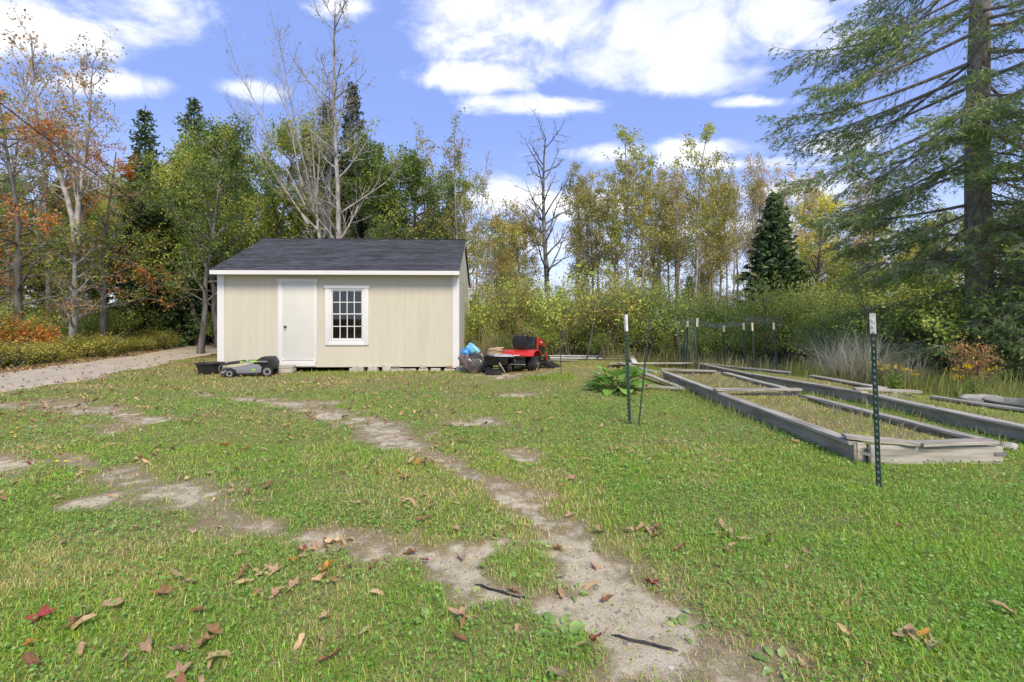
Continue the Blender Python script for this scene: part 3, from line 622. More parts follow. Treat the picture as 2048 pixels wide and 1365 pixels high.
tpost(1119, 648, 1122.5, 757, 11.5, 'thin dark stake right of the red tractor', thin=True)
tpost(1273, 663, 1268, 716, 15.8, 'short distant white tipped post behind the lone lawn post', 'post_white')
tpost(1353, 645, 1346, 728, 14.6, 'leftmost cream tipped post of the netting enclosure leaning left')
tpost(1376.5, 642, 1373, 738, 13.6, 'second cream tipped post of the netting enclosure')
tpost(1371, 660, 1365.5, 737, 13.9, 'dark untipped post close beside the second enclosure post', None)
tpost(1395.5, 637, 1394, 742, 13.0, 'tallest cream tipped post of the netting enclosure', tiplen=.23)
tpost(1446.5, 652, 1451, 737, 12.9, 'short cream tipped post in the middle of the netting enclosure')
tpost(1486.5, 647, 1491, 736, 12.6, 'left one of the close pair of cream tipped posts')
tpost(1503, 646, 1508, 743, 12.0, 'right one of the close pair of cream tipped posts', tiplen=.2)
tpost(1547, 646, 1555, 746, 11.9, 'rightmost leaning cream tipped post of the enclosure')
tpost(1637, 664, 1637, 720, 13.5, 'lone white tipped post before dry weeds at right', 'post_white', tiplen=.18)
tpost(1542, 656, 1518, 702, 13.6, 'thin stake leaning steeply between enclosure posts', thin=True)
# wire netting hung on the enclosure posts
net = empty('wire_netting', (0, 0, 0), 0, 'thin grey wire netting hung on cream tipped posts', 'netting')
def net_sheet(A, B, h0, h1, nh, nv, sag):
    A, B = Vector(A), Vector(B); m = MB(); rr = .0034
    def pt(u, v_): p = A.lerp(B, u); return (p.x + .04 * math.sin(9 * u + v_ * 3), p.y + .05 * math.sin(7 * u + 2), h0 + (h1 - h0) * v_ - sag * 4 * u * (1 - u) + .02 * math.sin(11 * u))
    for j in range(nh): m.tube([pt(u, j / (nh - 1)) for u in np.linspace(0, 1, 13)], rr, 3, caps=False)
    for i in range(nv): m.tube([pt(i / (nv - 1), v_) for v_ in np.linspace(0, 1, 5)], rr, 3, caps=False)
    tag(m.build('net_panel', 'wire', net), kind='stuff')
pA, pB, pC = at(1353, 648, 14.6), at(1376, 645, 13.6), at(1395, 645, 13.0); pD, pE = at(1487, 645, 12.6), at(1547, 640, 12.9)
net_sheet(pA, pB, .1, 1.38, 12, 14, .03); net_sheet(pB, pC, .1, 1.4, 12, 10, .02)
net_sheet(pA + Vector((0, .6, 0)), pC, 1.30, 1.44, 4, 22, .05); net_sheet(pC, pD, 1.22, 1.33, 4, 30, .04); net_sheet(pD, pE + Vector((.6, .6, 0)), 1.26, 1.40, 4, 26, -.03)

# ---------------------------------------------------------------- machines and bags by the shed
def wheel(parent, name, x, y, R_, wd, hub_out, rim='rim_grey'):
    h = wd / 2
    t = MB().lathe([(R_ * .55, -h), (R_ * .84, -h), (R_ * .97, -h * .72), (R_, -h * .35), (R_, h * .35), (R_ * .97, h * .72), (R_ * .84, h), (R_ * .55, h)], 28, 'x', cap=True).build(name, 'rubber', parent, (x, y, R_), smooth=True)
    s = hub_out
    MB().lathe([(R_ * .56, s * h * .55), (R_ * .54, s * (h + .006)), (R_ * .44, s * (h * .7)), (R_ * .2, s * (h * .75)), (R_ * .16, s * (h + .012)), (.004, s * (h + .014))], 20, 'x', cap=True).build('rim', rim, t, smooth=True)
    n = 18
    lug = MB().box((-h * .8, -.009, -.004), (-.004, .009, .008)).mesh('tread_lug', 'rubber')
    if R_ > .18:
        for k in range(n):
            a = k / n * 2 * math.pi
            for sd in (0, 1):
                o = place('tread_lug', lug, t, (0 if not sd else h * .8, (R_ + .001) * math.sin(a + sd * .17), (R_ + .001) * math.cos(a + sd * .17)), (-a - sd * .17, 0, 0))
    return t
tp = gp(1040, 750); TX, TY = .235, 12.65
tr = empty('lawn_tractor', (TX, TY, hz(TX, TY) - .005), R(-20), 'red lawn tractor with black seat seen from behind', 'lawn tractor')
wheel(tr, 'rear_wheel', .345, 0, .205, .22, 1); wheel(tr, 'rear_wheel', -.345, 0, .205, .22, -1)
wheel(tr, 'front_wheel', .36, 1.18, .165, .14, 1); wheel(tr, 'front_wheel', -.36, 1.18, .165, .14, -1)
arc = [(-.29, .405), (-.295, .42), (-.24, .485), (-.10, .525), (.15, .53), (.33, .47), (.42, .36), (.46, .36), (.36, .50), (.16, .558), (-.11, .555), (-.27, .51), (-.335, .43), (-.325, .405)]
MB().prism(arc, -.44, .44, 'x').build('fender', 'red_paint', tr, bevel=.006)
MB().prism([(-.334, .40), (-.27, .30), (.40, .30), (.42, .47), (.1, .52), (-.22, .49)], -.215, .215, 'x').build('chassis', 'black_plastic', tr, bevel=.01)
box_part('hitch_plate', 'black_plastic', tr, (-.20, -.27, .17), (.20, -.20, .30), .006); MB().box((-.225, -.30, .188), (.225, -.272, .206)).build('hitch_bar', 'steel', tr, bevel=.003)
MB().tube([(-.10, -.275, .34), (-.06, -.30, .30), (-.05, -.29, .25)], .008, 6).build('cable_loop', 'steel', tr)
box_part('engine_frame', 'black_plastic', tr, (-.16, .42, .2), (.16, 1.30, .44), .01)
st = MB().prism([(-.02, .60), (.36, .60), (.40, .66), (.36, .69), (.05, .67), (-.02, .68)], -.21, .21, 'x').build('seat', 'seat_vinyl', tr, bevel=.02)
bk = [(-.165, 0), (.165, 0), (.195, .06), (.205, .22), (.185, .32), (.14, .35), (-.14, .35), (-.185, .32), (-.205, .22), (-.195, .06)]
MB().prism(bk, -.045, .045, 'y').build('seat_back', 'seat_vinyl', tr, (0, -.03, .585), (R(10), 0, 0), bevel=.02)
for x in (-.1, .1): MB().tube([(x, .05, .54), (x + .02, .08, .575), (x, .12, .61)], .016, 8).build('seat_spring', 'steel', tr, smooth=True)
MB().prism([(.48, .42), (.74, .42), (.80, .84), (.66, .87), (.58, .80)], -.20, .20, 'x').build('dashboard', 'black_plastic', tr, bevel=.02)
MB().box((.06, .592, .70), (.125, .60, .745), (-.35, 0, 0)).build('warning_label', 'yellow_label', tr)
sw = MB(); sw.tube([(.165 * math.cos(a), .165 * math.sin(a), 0) for a in np.linspace(0, 2 * math.pi, 25)[:-1]], .014, 7, closed=True); sw.build('steering_wheel', 'black_plastic', tr, (.0, .52, .905), (R(28), 0, 0), smooth=True)
MB().tube([(0, .66, .80), (0, .52, .90)], .018, 8).box((-.155, .51, .895), (.155, .53, .905)).build('steering_column', 'black_plastic', tr)
MB().prism([(.74, .50), (1.44, .44), (1.48, .56), (1.42, .70), (1.1, .80), (.78, .85)], -.235, .235, 'x').build('hood', 'red_paint', tr, bevel=.03)
MB().prism([(.78, .40), (1.40, .36), (1.40, .56), (.80, .66)], -.243, .243, 'x').build('engine_panel', 'black_plastic', tr, bevel=.01)
for sx in (-1, 1): MB().prism([(.98, .70), (1.16, .672), (1.16, .712), (.98, .742)], sx * .2365, sx * .2385, 'x').build('white_lettering', 'white_paint', tr)
MB().box((-.075, -.3365, .425), (.075, -.3345, .445), (-.1, 0, 0)).build('white_lettering', 'white_paint', tr)
MB().prism([(.25, .10), (.95, .10), (1.0, .16), (.90, .24), (.32, .24), (.22, .16)], -.46, .46, 'x').build('mower_deck', 'black_plastic', tr, bevel=.02)
MB().prism([(.505, .20), (.60, .20), (.86, .085), (.86, .06), (.70, .07), (.505, .10)], .40, .82, 'y').build('discharge_chute', 'black_plastic', tr, bevel=.008)
for sx in (-1, 1):
    MB().box((sx * .23, .44, .30), (sx * .46, .95, .325)).build('footrest', 'black_plastic', tr, bevel=.006)
    MB().box((sx * .42, .86, .20), (sx * .46, .93, .42)).build('deck_bracket', 'red_paint', tr, bevel=.005)

cart = empty('dump_cart', (-.40, 12.25, hz(-.4, 12.25)), R(-6), 'black plastic dump cart beside the red tractor', 'cart')
def tub(parent, name, mat, x0, x1, y0, y1, z0, z1, ins, t=.018):
    a = [(x0 + ins, y0 + ins, z0), (x1 - ins, y0 + ins, z0), (x1 - ins, y1 - ins, z0), (x0 + ins, y1 - ins, z0)]; b = [(x0, y0, z1), (x1, y0, z1), (x1, y1, z1), (x0, y1, z1)]
    r = [(x0 - .02, y0 - .02, z1), (x1 + .02, y0 - .02, z1), (x1 + .02, y1 + .02, z1), (x0 - .02, y1 + .02, z1)]; r2 = [(p[0], p[1], z1 + .02) for p in r]
    bi = [(x0 + t, y0 + t, z1 + .02), (x1 - t, y0 + t, z1 + .02), (x1 - t, y1 - t, z1 + .02), (x0 + t, y1 - t, z1 + .02)]; ai = [(x0 + ins + t, y0 + ins + t, z0 + t), (x1 - ins - t, y0 + ins + t, z0 + t), (x1 - ins - t, y1 - ins - t, z0 + t), (x0 + ins + t, y1 - ins - t, z0 + t)]
    rings = [a, b, r, r2, bi, ai]; vs_ = [p for g in rings for p in g]; fs = [(3, 2, 1, 0), (20, 21, 22, 23)] + [(i * 4 + j, i * 4 + (j + 1) % 4, i * 4 + 4 + (j + 1) % 4, i * 4 + 4 + j) for i in range(5) for j in range(4)]
    m = MB(); m.add(vs_, fs); return m.build(name, mat, parent, bevel=.008)
tub(cart, 'tub', 'black_plastic', -.31, .33, -.1, .75, .24, .45, .07)
box_part('tailgate', 'black_plastic', cart, (-.26, -.16, .0), (.16, -.13, .15), .008); box_part('tailgate_lip', 'black_plastic', cart, (-.28, -.175, .145), (.18, -.115, .165), .004)
for x in (-.2, .08): box_part('frame_rail', 'black_plastic', cart, (x, -.13, .12), (x + .04, .6, .20), .004)
MB().tube([(-.26, .34, .15), (.33, .34, .15)], .014, 8).build('axle', 'steel', cart)
wheel(cart, 'wheel', .30, .34, .15, .10, 1); wheel(cart, 'wheel', -.26, .34, .15, .10, -1)
MB().tube([(.10, -.19, .32), (.13, -.20, .28), (.245, -.22, .10)], [.014, .016, .012], 8).build('release_lever', 'old_wood', cart, smooth=True)

def pillow(lx, ly, lz, wr=.03, seed=0, e=.55, nu=30, nv=20, pe=.7):
    r = np.random.default_rng(seed); V = []; 
    for i in range(nv + 1):
        ph = -math.pi / 2 + math.pi * i / nv
        for j in range(nu):
            th = 2 * math.pi * j / nu; sg = lambda v_, p: math.copysign(abs(v_) ** p, v_)
            V.append((lx * sg(math.cos(ph), pe) * sg(math.cos(th), e), ly * sg(math.cos(ph), pe) * sg(math.sin(th), e), lz * sg(math.sin(ph), .9)))
    V = np.array(V); k = r.uniform(4, 16, (10, 3)); o = r.uniform(0, 6, 10); dsp = sum(np.sin(V @ k[i] * 2.2 + o[i]) for i in range(10)) / 10
    V *= (1 + wr * 3 * dsp)[:, None]; f = [(i * nu + j, i * nu + (j + 1) % nu, (i + 1) * nu + (j + 1) % nu, (i + 1) * nu + j) for i in range(nv) for j in range(nu)]
    return V, f
def bag(name, size, loc, rot, mat, label, cat, seed, wr=.03):
    V, f = pillow(*size, wr * 1.5, seed, .42, pe=.38); V = np.asarray(V); cr_ = np.sin(V[:, 2] * 38 + V[:, 0] * 17 + seed) * np.sin(V[:, 0] * 29 + seed * 2); V = V * (1 + .045 * cr_)[:, None]; m = MB(); m.add(V, f); return m.build(name, mat, None, loc, rot, smooth=True, label=label, cat=cat)
bag('soil_bag', (.15, .11, .33), (-1.12, 12.55, .22), (R(-8), R(-38), R(8)), 'bag_brown', 'front brown glossy soil bag leaning against the shed corner', 'bag', 1, .04)
bag('soil_bag', (.15, .11, .31), (-.90, 12.75, .25), (R(-6), R(-32), R(4)), 'bag_dark', 'middle dark soil bag of the three leaning by the shed', 'bag', 2, .045)
bag('soil_bag', (.14, .10, .30), (-.74, 12.78, .25), (R(-4), R(-34), R(-4)), 'bag_brown', 'soil bag leaning next to the black cart', 'bag', 3, .05)
bag('plastic_bag', (.12, .12, .17), (-1.24, 13.0, .44), (R(5), R(-8), 0), 'bag_blue', 'bright blue plastic bag on the pile by the shed wall', 'bag', 4, .05)
bag('plastic_bag', (.12, .12, .30), (-.98, 13.15, .50), (R(-8), R(-46), 0), 'bag_cyan', 'pale turquoise bag on top of the pile by the shed', 'bag', 5, .035)
bag('plastic_sheet', (.33, .22, .035), (-.26, 12.42, .475), (R(4), R(2), R(8)), 'plastic_sheet', 'crumpled grey plastic sheet covering the cart tub', 'sheet', 6, .07)
z = .505
for k in range(5):
    V, f = pillow(.20, .14, .021, .02, 20 + k, .35); m = MB(); m.add(V, f)
    m.build('paper_bag', 'paper', None, (-.46 + .015 * random.uniform(-1, 1) + k * .01, 12.55, z), (0, R(random.uniform(-7, -2)), random.uniform(-.2, .2)), smooth=True, label=['bottom', 'second', 'middle', 'fourth', 'topmost'][k] + ' folded brown paper bag in the stack on the cart', cat='paper bag', group='paper bags on the cart'); z += .034

mw = empty('push_mower', (-6.60, 11.98, hz(-6.6, 11.98)), R(180 + 14), 'grey and black push mower with lime accents folded beside the shed', 'lawn mower')
MB().prism([(-.40, .09), (-.42, .22), (-.34, .30), (-.12, .31), (.20, .22), (.46, .155), (.50, .11), (.49, .085)], -.24, .24, 'y').build('deck', 'mower_grey', mw, bevel=.02)
MB().prism([(-.36, .05), (-.36, .10), (.49, .083), (.49, .05)], -.23, .23, 'y').build('deck_skirt', 'black_plastic', mw, bevel=.008)
MB().prism([(-.72, .17), (-.74, .33), (-.66, .47), (-.40, .47), (-.26, .38), (-.22, .30), (-.44, .24), (-.46, .12)], -.20, .20, 'y').build('motor_housing', 'black_plastic', mw, bevel=.02)
MB().prism([(-.52, .36), (-.40, .43), (-.22, .36), (-.26, .33)], -.215, .215, 'y').build('battery_cover', 'tub_black', mw, bevel=.01)
for sy in (-1, 1):
    for (x, r_, nm) in ((.27, .095, 'front_wheel'), (-.56, .125, 'rear_wheel')):
        t = MB().lathe([(r_ * .6, -.03), (r_ * .95, -.03), (r_, -.02), (r_, .02), (r_ * .95, .03), (r_ * .6, .03)], 22, 'y').build(nm, 'rubber', mw, (x, sy * .29, r_), smooth=True)
        MB().lathe([(r_ * .72, sy * .031), (r_ * .70, sy * .037), (r_ * .4, sy * .034)], 18, 'y').build('rim', 'rim_grey', t); MB().lathe([(r_ * .38, sy * .035), (r_ * .34, sy * .044), (.004, sy * .046)], 14, 'y').build('hub_cap', 'black_plastic', t)
    MB().tube([(-.55, sy * .25, .36), (-.1, sy * .25, .37), (.02, sy * .25, .36)], .016, 8).build('handle_tube', 'rim_grey', mw, smooth=True)
    MB().tube([(.02, sy * .25, .36), (.15, sy * .25, .345), (.46, sy * .25, .31)], .024, 8).build('handle_grip', 'black_plastic', mw, smooth=True)
    MB().tube([(.0, sy * .25, .362), (.05, sy * .25, .356)], .027, 8).build('lime_sleeve', 'lime', mw); MB().tube([(-.32, sy * .25, .366), (-.16, sy * .25, .37)], .0185, 8).build('lime_sleeve', 'lime', mw)
    MB().tube([(.46, sy * .25, .31), (.52, sy * .25, .25), (.50, sy * .25, .14), (.46, sy * .22, .09)], .009, 6).build('bail_wire', 'rim_grey', mw, smooth=True)
    MB().box((-.28, sy * .242, .15), (-.20, sy * .244, .19)).build('lime_mark', 'lime', mw)
    MB().prism([(.13, .10), (.15, .18), (.24, .215), (.34, .19), (.40, .10)], sy * .24, sy * .262, 'y').build('wheel_guard', 'black_plastic', mw, bevel=.004)
MB().tube([(.46, -.25, .31), (.47, 0, .312), (.46, .25, .31)], .018, 8).build('handle_bar', 'black_plastic', mw, smooth=True)
MB().prism([(.30, .16), (.33, .205), (.46, .19), (.48, .15)], -.16, .16, 'y').build('front_grille', 'black_plastic', mw, bevel=.006)
ptx, pty = -7.72, 12.35
ptb = empty('planter_tub', (ptx, pty, hz(ptx, pty) - .01), 0, 'round black plastic tub beside the shed corner', 'tub')
MB().lathe([(.21, 0), (.24, .05), (.30, .25), (.305, .26), (.335, .265), (.34, .29), (.30, .295), (.285, .27), (.27, .20)], 30, cap=True).build('tub_wall', 'tub_black', ptb, smooth=True)
MB().lathe([(.275, .225), (.2, .24), (.1, .232), (.01, .245)], 24, cap=False).build('tub_soil', 'soil', ptb, smooth=True)

gt = empty('stock_tank', (7.42, 7.1, hz(7.4, 7.1)), 0, 'grey plastic basin cut off at the right edge behind the beds', 'basin')
MB().lathe([(.28, 0), (.30, .02), (.36, .20), (.375, .205), (.38, .225), (.345, .225), (.33, .19), (.30, .05)], 28).build('basin_wall', 'galvanised', gt, smooth=True)
def rock(name, size, loc, mat, label, seed):
    V, f = pillow(*size, .10, seed, .8, 16, 10); m = MB(); m.add(V, f); m.build(name, mat, None, loc, (0, 0, seed), smooth=True, label=label, cat='stone')
rock('white_rock', (.30, .16, .09), (7.55, 7.75, .12), 'stone_white', 'pale lumpy stone beneath the yellow goldenrod', 31)
rock('white_rock', (.11, .08, .05), (5.45, 5.3, .03), 'stone_white', 'small pale stone beside the corner of the nearest bed', 32)
for (a, b, lb) in ((gp(950, 1170), gp(1062, 1203), 'black plastic edging strip lying in the left wheel track'), (gp(1222, 1272), gp(1357, 1305), 'black plastic edging strip lying in the nearest bare dirt')):
    pts = [Vector((a[0] + (b[0] - a[0]) * u, a[1] + (b[1] - a[1]) * u, 0)) for u in np.linspace(0, 1, 9)]
    for i, p in enumerate(pts): p.z = hz(p.x, p.y) + .006 + .002 * math.sin(i * 2.1); p.y += .003 * math.sin(i * 1.7)
    MB().tube(pts, [.002, .007, .008, .007, .008, .007, .007, .006, .002], 5).build('edging_strip', 'black_plastic', None, label=lb, cat='edging strip')
# overhead cable
c0, c1 = at(-160, 80, 8.2), at(600, 560, 27)
cp = [c0.lerp(c1, u) - Vector((0, 0, .9 * 4 * u * (1 - u))) for u in np.linspace(0, 1, 40)]
MB().tube(cp, .011, 6).build('overhead_cable', 'cable', None, smooth=True, label='black overhead cable sagging across the left woods', cat='cable')

# ---------------------------------------------------------------- plant builders
def unit(v): return v / (np.linalg.norm(v) + 1e-9)
class Tubes:
    """many thin tapering tubes gathered into one mesh"""
    def __init__(s): s.V = []; s.F = []; s.n = 0
    def add(s, pts, rad, n=4):
        pts = np.asarray(pts, float); k = len(pts); t = np.empty_like(pts); t[1:-1] = pts[2:] - pts[:-2]; t[0] = pts[1] - pts[0]; t[-1] = pts[-1] - pts[-2]
        t /= np.sqrt((t * t).sum(1))[:, None] + 1e-9
        ref = np.array([.31, .95, .05]) if abs(t[0, 2]) > .75 else np.array([0, 0, 1.0])
        u = np.cross(t, ref); u /= np.sqrt((u * u).sum(1))[:, None] + 1e-9; v_ = np.cross(t, u); th = np.arange(n) * (2 * math.pi / n)
        V = pts[:, None] + np.asarray(rad)[:, None, None] * (np.cos(th)[None, :, None] * u[:, None] + np.sin(th)[None, :, None] * v_[:, None])
        i = s.n + np.arange(k * n).reshape(k, n); j = np.roll(i, -1, 1)
        s.V.append(V.reshape(-1, 3)); s.F.append(np.stack([i[:-1], j[:-1], j[1:], i[1:]], -1).reshape(-1, 4)); s.n += k * n
    def mesh(s, name, mat): return fast_mesh(name, np.concatenate(s.V), np.concatenate(s.F), mat, smooth=True)

def leaf_quads(P_, size, up=.35, aspect=.7, dirs=None, r=None):
    """folded-free rhombic leaves at points P_: returns verts, quads"""
    r = r or rng; n = len(P_)
    nrm = r.normal(size=(n, 3)); nrm[:, 2] += up * 2; nrm /= np.linalg.norm(nrm, axis=1)[:, None]
    a = r.normal(size=(n, 3)) if dirs is None else dirs + r.normal(size=(n, 3)) * .15
    a -= (a * nrm).sum(1)[:, None] * nrm; a /= np.linalg.norm(a, axis=1)[:, None] + 1e-9; b = np.cross(nrm, a)
    s = (size * r.uniform(.65, 1.25, n))[:, None]
    V = np.stack([P_ - a * s * .5, P_ + b * s * aspect * .5 - a * s * .05, P_ + a * s * .5, P_ - b * s * aspect * .5 - a * s * .05], 1).reshape(-1, 3)
    return V, np.arange(4 * n).reshape(n, 4)
GAIN = 2.25
def pick_cols(n, pal, r=None, jit=.18, gain=None):
    r = r or rng; pal = [(tuple(v * (gain or GAIN) for v in p_[0]), p_[1]) for p_ in pal]; wts = np.array([p[1] for p in pal], float); k = r.choice(len(pal), n, p=wts / wts.sum()); c = np.array([p[0] for p in pal], float)[k]
    return np.clip(c * r.uniform(1 - jit, 1 + jit, (n, 1)) * r.uniform(.93, 1.07, (n, 3)), 0, 1)

def grow(T, r, p, d, L, rad, level, S, tips):
    """one branch and, through it, the branches that leave it"""
    k = S['seg'][level]; pts = [p]; q = p.copy(); dd = unit(d); step = L / k
    for i in range(k):
        dd = unit(dd + r.normal(size=3) * S['wig'][level] + np.array([0, 0, S['up'][level]])); q = q + dd * step; pts.append(q)
    pts = np.array(pts); u = np.linspace(0, 1, k + 1); rr = rad * (1 - u * S.get('taper', .85)) + .0015
    if level == 0: rr[0] *= 1.35
    if rad > S.get('minr', .0): T.add(pts, rr, S['side'][level])
    if level == S['levels'] - 1:
        tips.append(pts); return
    n = S['n'][level]; n = max(1, int(round(n * r.uniform(.75, 1.25)))) if level else n
    t0 = S['t0'][level]; ts = np.sort(t0 + (1 - t0) * r.uniform(0, 1, n) ** S.get('tp', [1, 1, 1, 1])[level]); az = r.uniform(0, 6.28)
    for t_ in ts:
        f = t_ * k; i = min(int(f), k - 1); b = pts[i] + (pts[i + 1] - pts[i]) * (f - i); ax = unit(pts[i + 1] - pts[i])
        az += 2.4 + r.uniform(-.6, .6); e1 = unit(np.cross(ax, np.array([.3, .2, 1.0]) if abs(ax[2]) < .9 else np.array([1.0, .1, 0]))); e2 = np.cross(ax, e1)
        an = R(S['ang'][level] + r.normal() * 9); side = e1 * math.cos(az) + e2 * math.sin(az)
        l2 = L * S['len'][level] * r.uniform(.65, 1.2) * S['shape'][level](t_)
        grow(T, r, b, ax * math.cos(an) + side * math.sin(an), l2, min(rad * S['rr'][level] * (1 - .5 * t_), np.interp(f, range(k + 1), rr) * .75), level + 1, S, tips)
    if S.get('tail'): tips.append(pts[-3:])
ONE = lambda t: 1.0
def tree_proto(name, S, seed, bark, leaves=None, stems=None):
    """builds the trunk mesh and the crown mesh of one tree, base at the origin"""
    r = np.random.default_rng(seed); T = Tubes(); tips = []
    for (p, d, L, rad) in (stems or [((0, 0, -.1), (0, 0, 1), S['h'], S['r'])]): grow(T, r, np.array(p, float), np.array(d, float), L, rad, 0, S, tips)
    tm = T.mesh(name + '_trunk', bark); cm = None
    if leaves:
        n = leaves['n']; tp_ = [tips[i] for i in r.integers(0, len(tips), n)] if leaves.get('sparse') is None else None
        if leaves.get('sparse') is not None:
            keep = [t for t in tips if r.uniform() < leaves['sparse']]; tp_ = [keep[i] for i in r.integers(0, len(keep), n)]
        ids = r.uniform(0, 1, n); P_ = np.array([t[min(int(u * (len(t) - 1)), len(t) - 2)] * (1 - (u * (len(t) - 1)) % 1) + t[min(int(u * (len(t) - 1)), len(t) - 2) + 1] * ((u * (len(t) - 1)) % 1) for t, u in zip(tp_, ids)])
        P_ = P_ + r.normal(size=(n, 3)) * leaves['spread']
        V, Fq = leaf_quads(P_, leaves['size'], leaves.get('up', .3), leaves.get('asp', .75), r=r)
        cl = pick_cols(n, leaves['pal'], r)
        if leaves.get('pal2'):   # another colour in parts of the crown
            m = vnoise(P_[:, 0] * .55 + 50, P_[:, 2] * .75 + P_[:, 1] * .4 + 50, seed) > leaves.get('cut', .5); cl[m] = pick_cols(int(m.sum()), leaves['pal2'], r)
        cm = fast_mesh(name + '_crown', V, Fq, 'leaf', np.repeat(cl, 4, 0))
    return tm, cm
PROTO = {}
def put_tree(kind, name, X, Y, scale=1.0, rz=None, label=None, cat='tree', group=None, sxy=None, z=None):
    tm, cm = PROTO[kind]; e = empty(name, (X, Y, (hz(X, Y) if z is None else z) - .03), rz if rz is not None else random.uniform(0, 6.28), label, cat, group)
    e.scale = ((sxy or scale), (sxy or scale), scale)
    place('trunk', tm, e)
    if cm: place('crown', cm, e)
    return e

# palettes (albedo)
OR = [((.38, .135, .03), 5), ((.42, .185, .04), 4), ((.32, .08, .03), 1.5), ((.34, .22, .05), 2)]
GR = [((.085, .14, .030), 5), ((.12, .18, .036), 4), ((.065, .105, .024), 3), ((.20, .21, .04), 1.2)]
YG = [((.24, .26, .045), 4), ((.17, .215, .04), 4), ((.32, .28, .05), 2), ((.12, .16, .035), 2)]
OL = [((.21, .205, .05), 5), ((.25, .215, .055), 4), ((.155, .17, .042), 5), ((.31, .23, .06), 1.5)]
TAN = [((.31, .215, .10), 4), ((.24, .17, .075), 3), ((.25, .22, .07), 2)]
RUST = [((.25, .18, .058), 4), ((.19, .145, .045), 4), ((.15, .16, .04), 4), ((.31, .21, .075), 1)]
YEL = [((.46, .38, .045), 4), ((.36, .34, .05), 4), ((.25, .27, .05), 3)]

broad = dict(levels=4, h=8.5, r=.13, seg=[9, 6, 4, 3], wig=[.05, .12, .16, .2], up=[.03, .05, .03, .0], side=[8, 5, 4, 3], n=[26, 7, 4], t0=[.22, .25, .2], ang=[58, 45, 45], len=[.36, .42, .45], rr=[.42, .5, .5], shape=[lambda t: 1.15 - .75 * t, ONE, ONE], tail=True)
PROTO['maple_green'] = tree_proto('maple_green', broad, 3, 'bark_grey', dict(n=13000, size=.095, spread=.11, pal=[((.08, .125, .03), 5), ((.105, .15, .034), 4), ((.06, .095, .024), 3), ((.19, .19, .04), 1.5)], pal2=YG, cut=.62))
PROTO['maple_yellow'] = tree_proto('maple_yellow', dict(broad, h=8.0), 4, 'bark_grey', dict(n=12000, size=.10, spread=.11, pal=YG, pal2=GR, cut=.6))
PROTO['maple_orange'] = tree_proto('maple_orange', dict(broad, h=8.5, ang=[70, 48, 45], up=[.03, .0, .0, .0]), 5, 'bark_grey', dict(n=9000, size=.085, spread=.09, pal=OR, pal2=YG + GR, cut=.55, up=.7))
col_ = dict(levels=4, h=10, r=.10, seg=[11, 5, 4, 3], wig=[.035, .1, .15, .2], up=[.05, .10, .06, .0], side=[7, 4, 3, 3], n=[30, 6, 3], t0=[.34, .2, .2], ang=[46, 42, 45], len=[.17, .42, .5], rr=[.34, .5, .5], shape=[lambda t: 1.2 - .7 * t, ONE, ONE], tail=True)
PROTO['aspen_gold'] = tree_proto('aspen_gold', col_, 7, 'bark_pale', dict(n=4200, size=.10, spread=.09, pal=OL, up=.0))
PROTO['aspen_olive'] = tree_proto('aspen_olive', dict(col_, len=[.20, .42, .5]), 8, 'bark_pale', dict(n=4800, size=.10, spread=.09, pal=OL, pal2=YG, cut=.66, up=.0))
PROTO['aspen_thin'] = tree_proto('aspen_thin', dict(col_, n=[24, 5, 3], r=.08, t0=[.42, .2, .2]), 9, 'bark_pale', dict(n=1700, size=.095, spread=.10, pal=TAN + OL, up=.0))
PROTO['aspen_bare'] = tree_proto('aspen_bare', dict(col_, n=[26, 5, 3], r=.075, t0=[.35, .2, .2], ang=[38, 38, 42]), 10, 'bark_pale', dict(n=550, size=.09, spread=.08, pal=TAN, up=.0, sparse=.4))
PROTO['birch_thin'] = tree_proto('birch_thin', dict(col_, n=[20, 5, 3], r=.085, t0=[.4, .2, .2], len=[.2, .42, .5]), 12, 'bark_birch', dict(n=2600, size=.095, spread=.10, pal=OL, pal2=TAN, cut=.5, up=.0))
# the four singular trees
fan = dict(levels=4, h=8, r=.11, seg=[9, 7, 5, 3], wig=[.03, .06, .1, .15], up=[.02, .05, .03, .02], side=[7, 5, 4, 3], n=[17, 8, 4], t0=[.22, .15, .15], ang=[34, 30, 32], len=[.5, .42, .42], rr=[.5, .55, .6], shape=[lambda t: 1.1 - .5 * t, ONE, ONE], minr=.0, tail=True)
PROTO['fan_bare'] = tree_proto('fan_bare', dict(fan, rr=[.36, .5, .6], n=[11, 7, 4], t0=[.30, .15, .15], ang=[28, 28, 30], len=[.30, .42, .42], minr=.0), 21, 'bark_pale', dict(n=160, size=.08, spread=.05, pal=TAN, sparse=.08),
    stems=[((.75, 0, -.1), (-.13, 0, 1), 10.0, .105), ((1.05, .1, -.1), (-.14, .05, 1), 9.0, .095)] + [((a0, b0, z0), (dx, dy, 1), L0, .038) for (a0, b0, z0, dx, dy, L0) in ((-.1, 0, 5.4, -.75, .1, 6.0), (-.25, 0, 6.2, -.5, -.15, 6.6), (-.35, 0, 7.0, -.32, .2, 6.0), (.1, .1, 6.0, -.15, -.1, 6.8), (.25, .1, 5.2, -1.0, .0, 5.0), (.2, .1, 6.6, .08, .1, 5.6))])
tall = dict(levels=4, h=12.5, r=.15, seg=[14, 7, 5, 3], wig=[.02, .07, .12, .16], up=[.04, .07, .05, .02], side=[9, 5, 4, 3], n=[34, 7, 4], t0=[.18, .2, .15], ang=[52, 40, 38], len=[.235, .42, .42], rr=[.34, .5, .55], shape=[lambda t: 1.15 - .7 * t, ONE, ONE], tail=True)
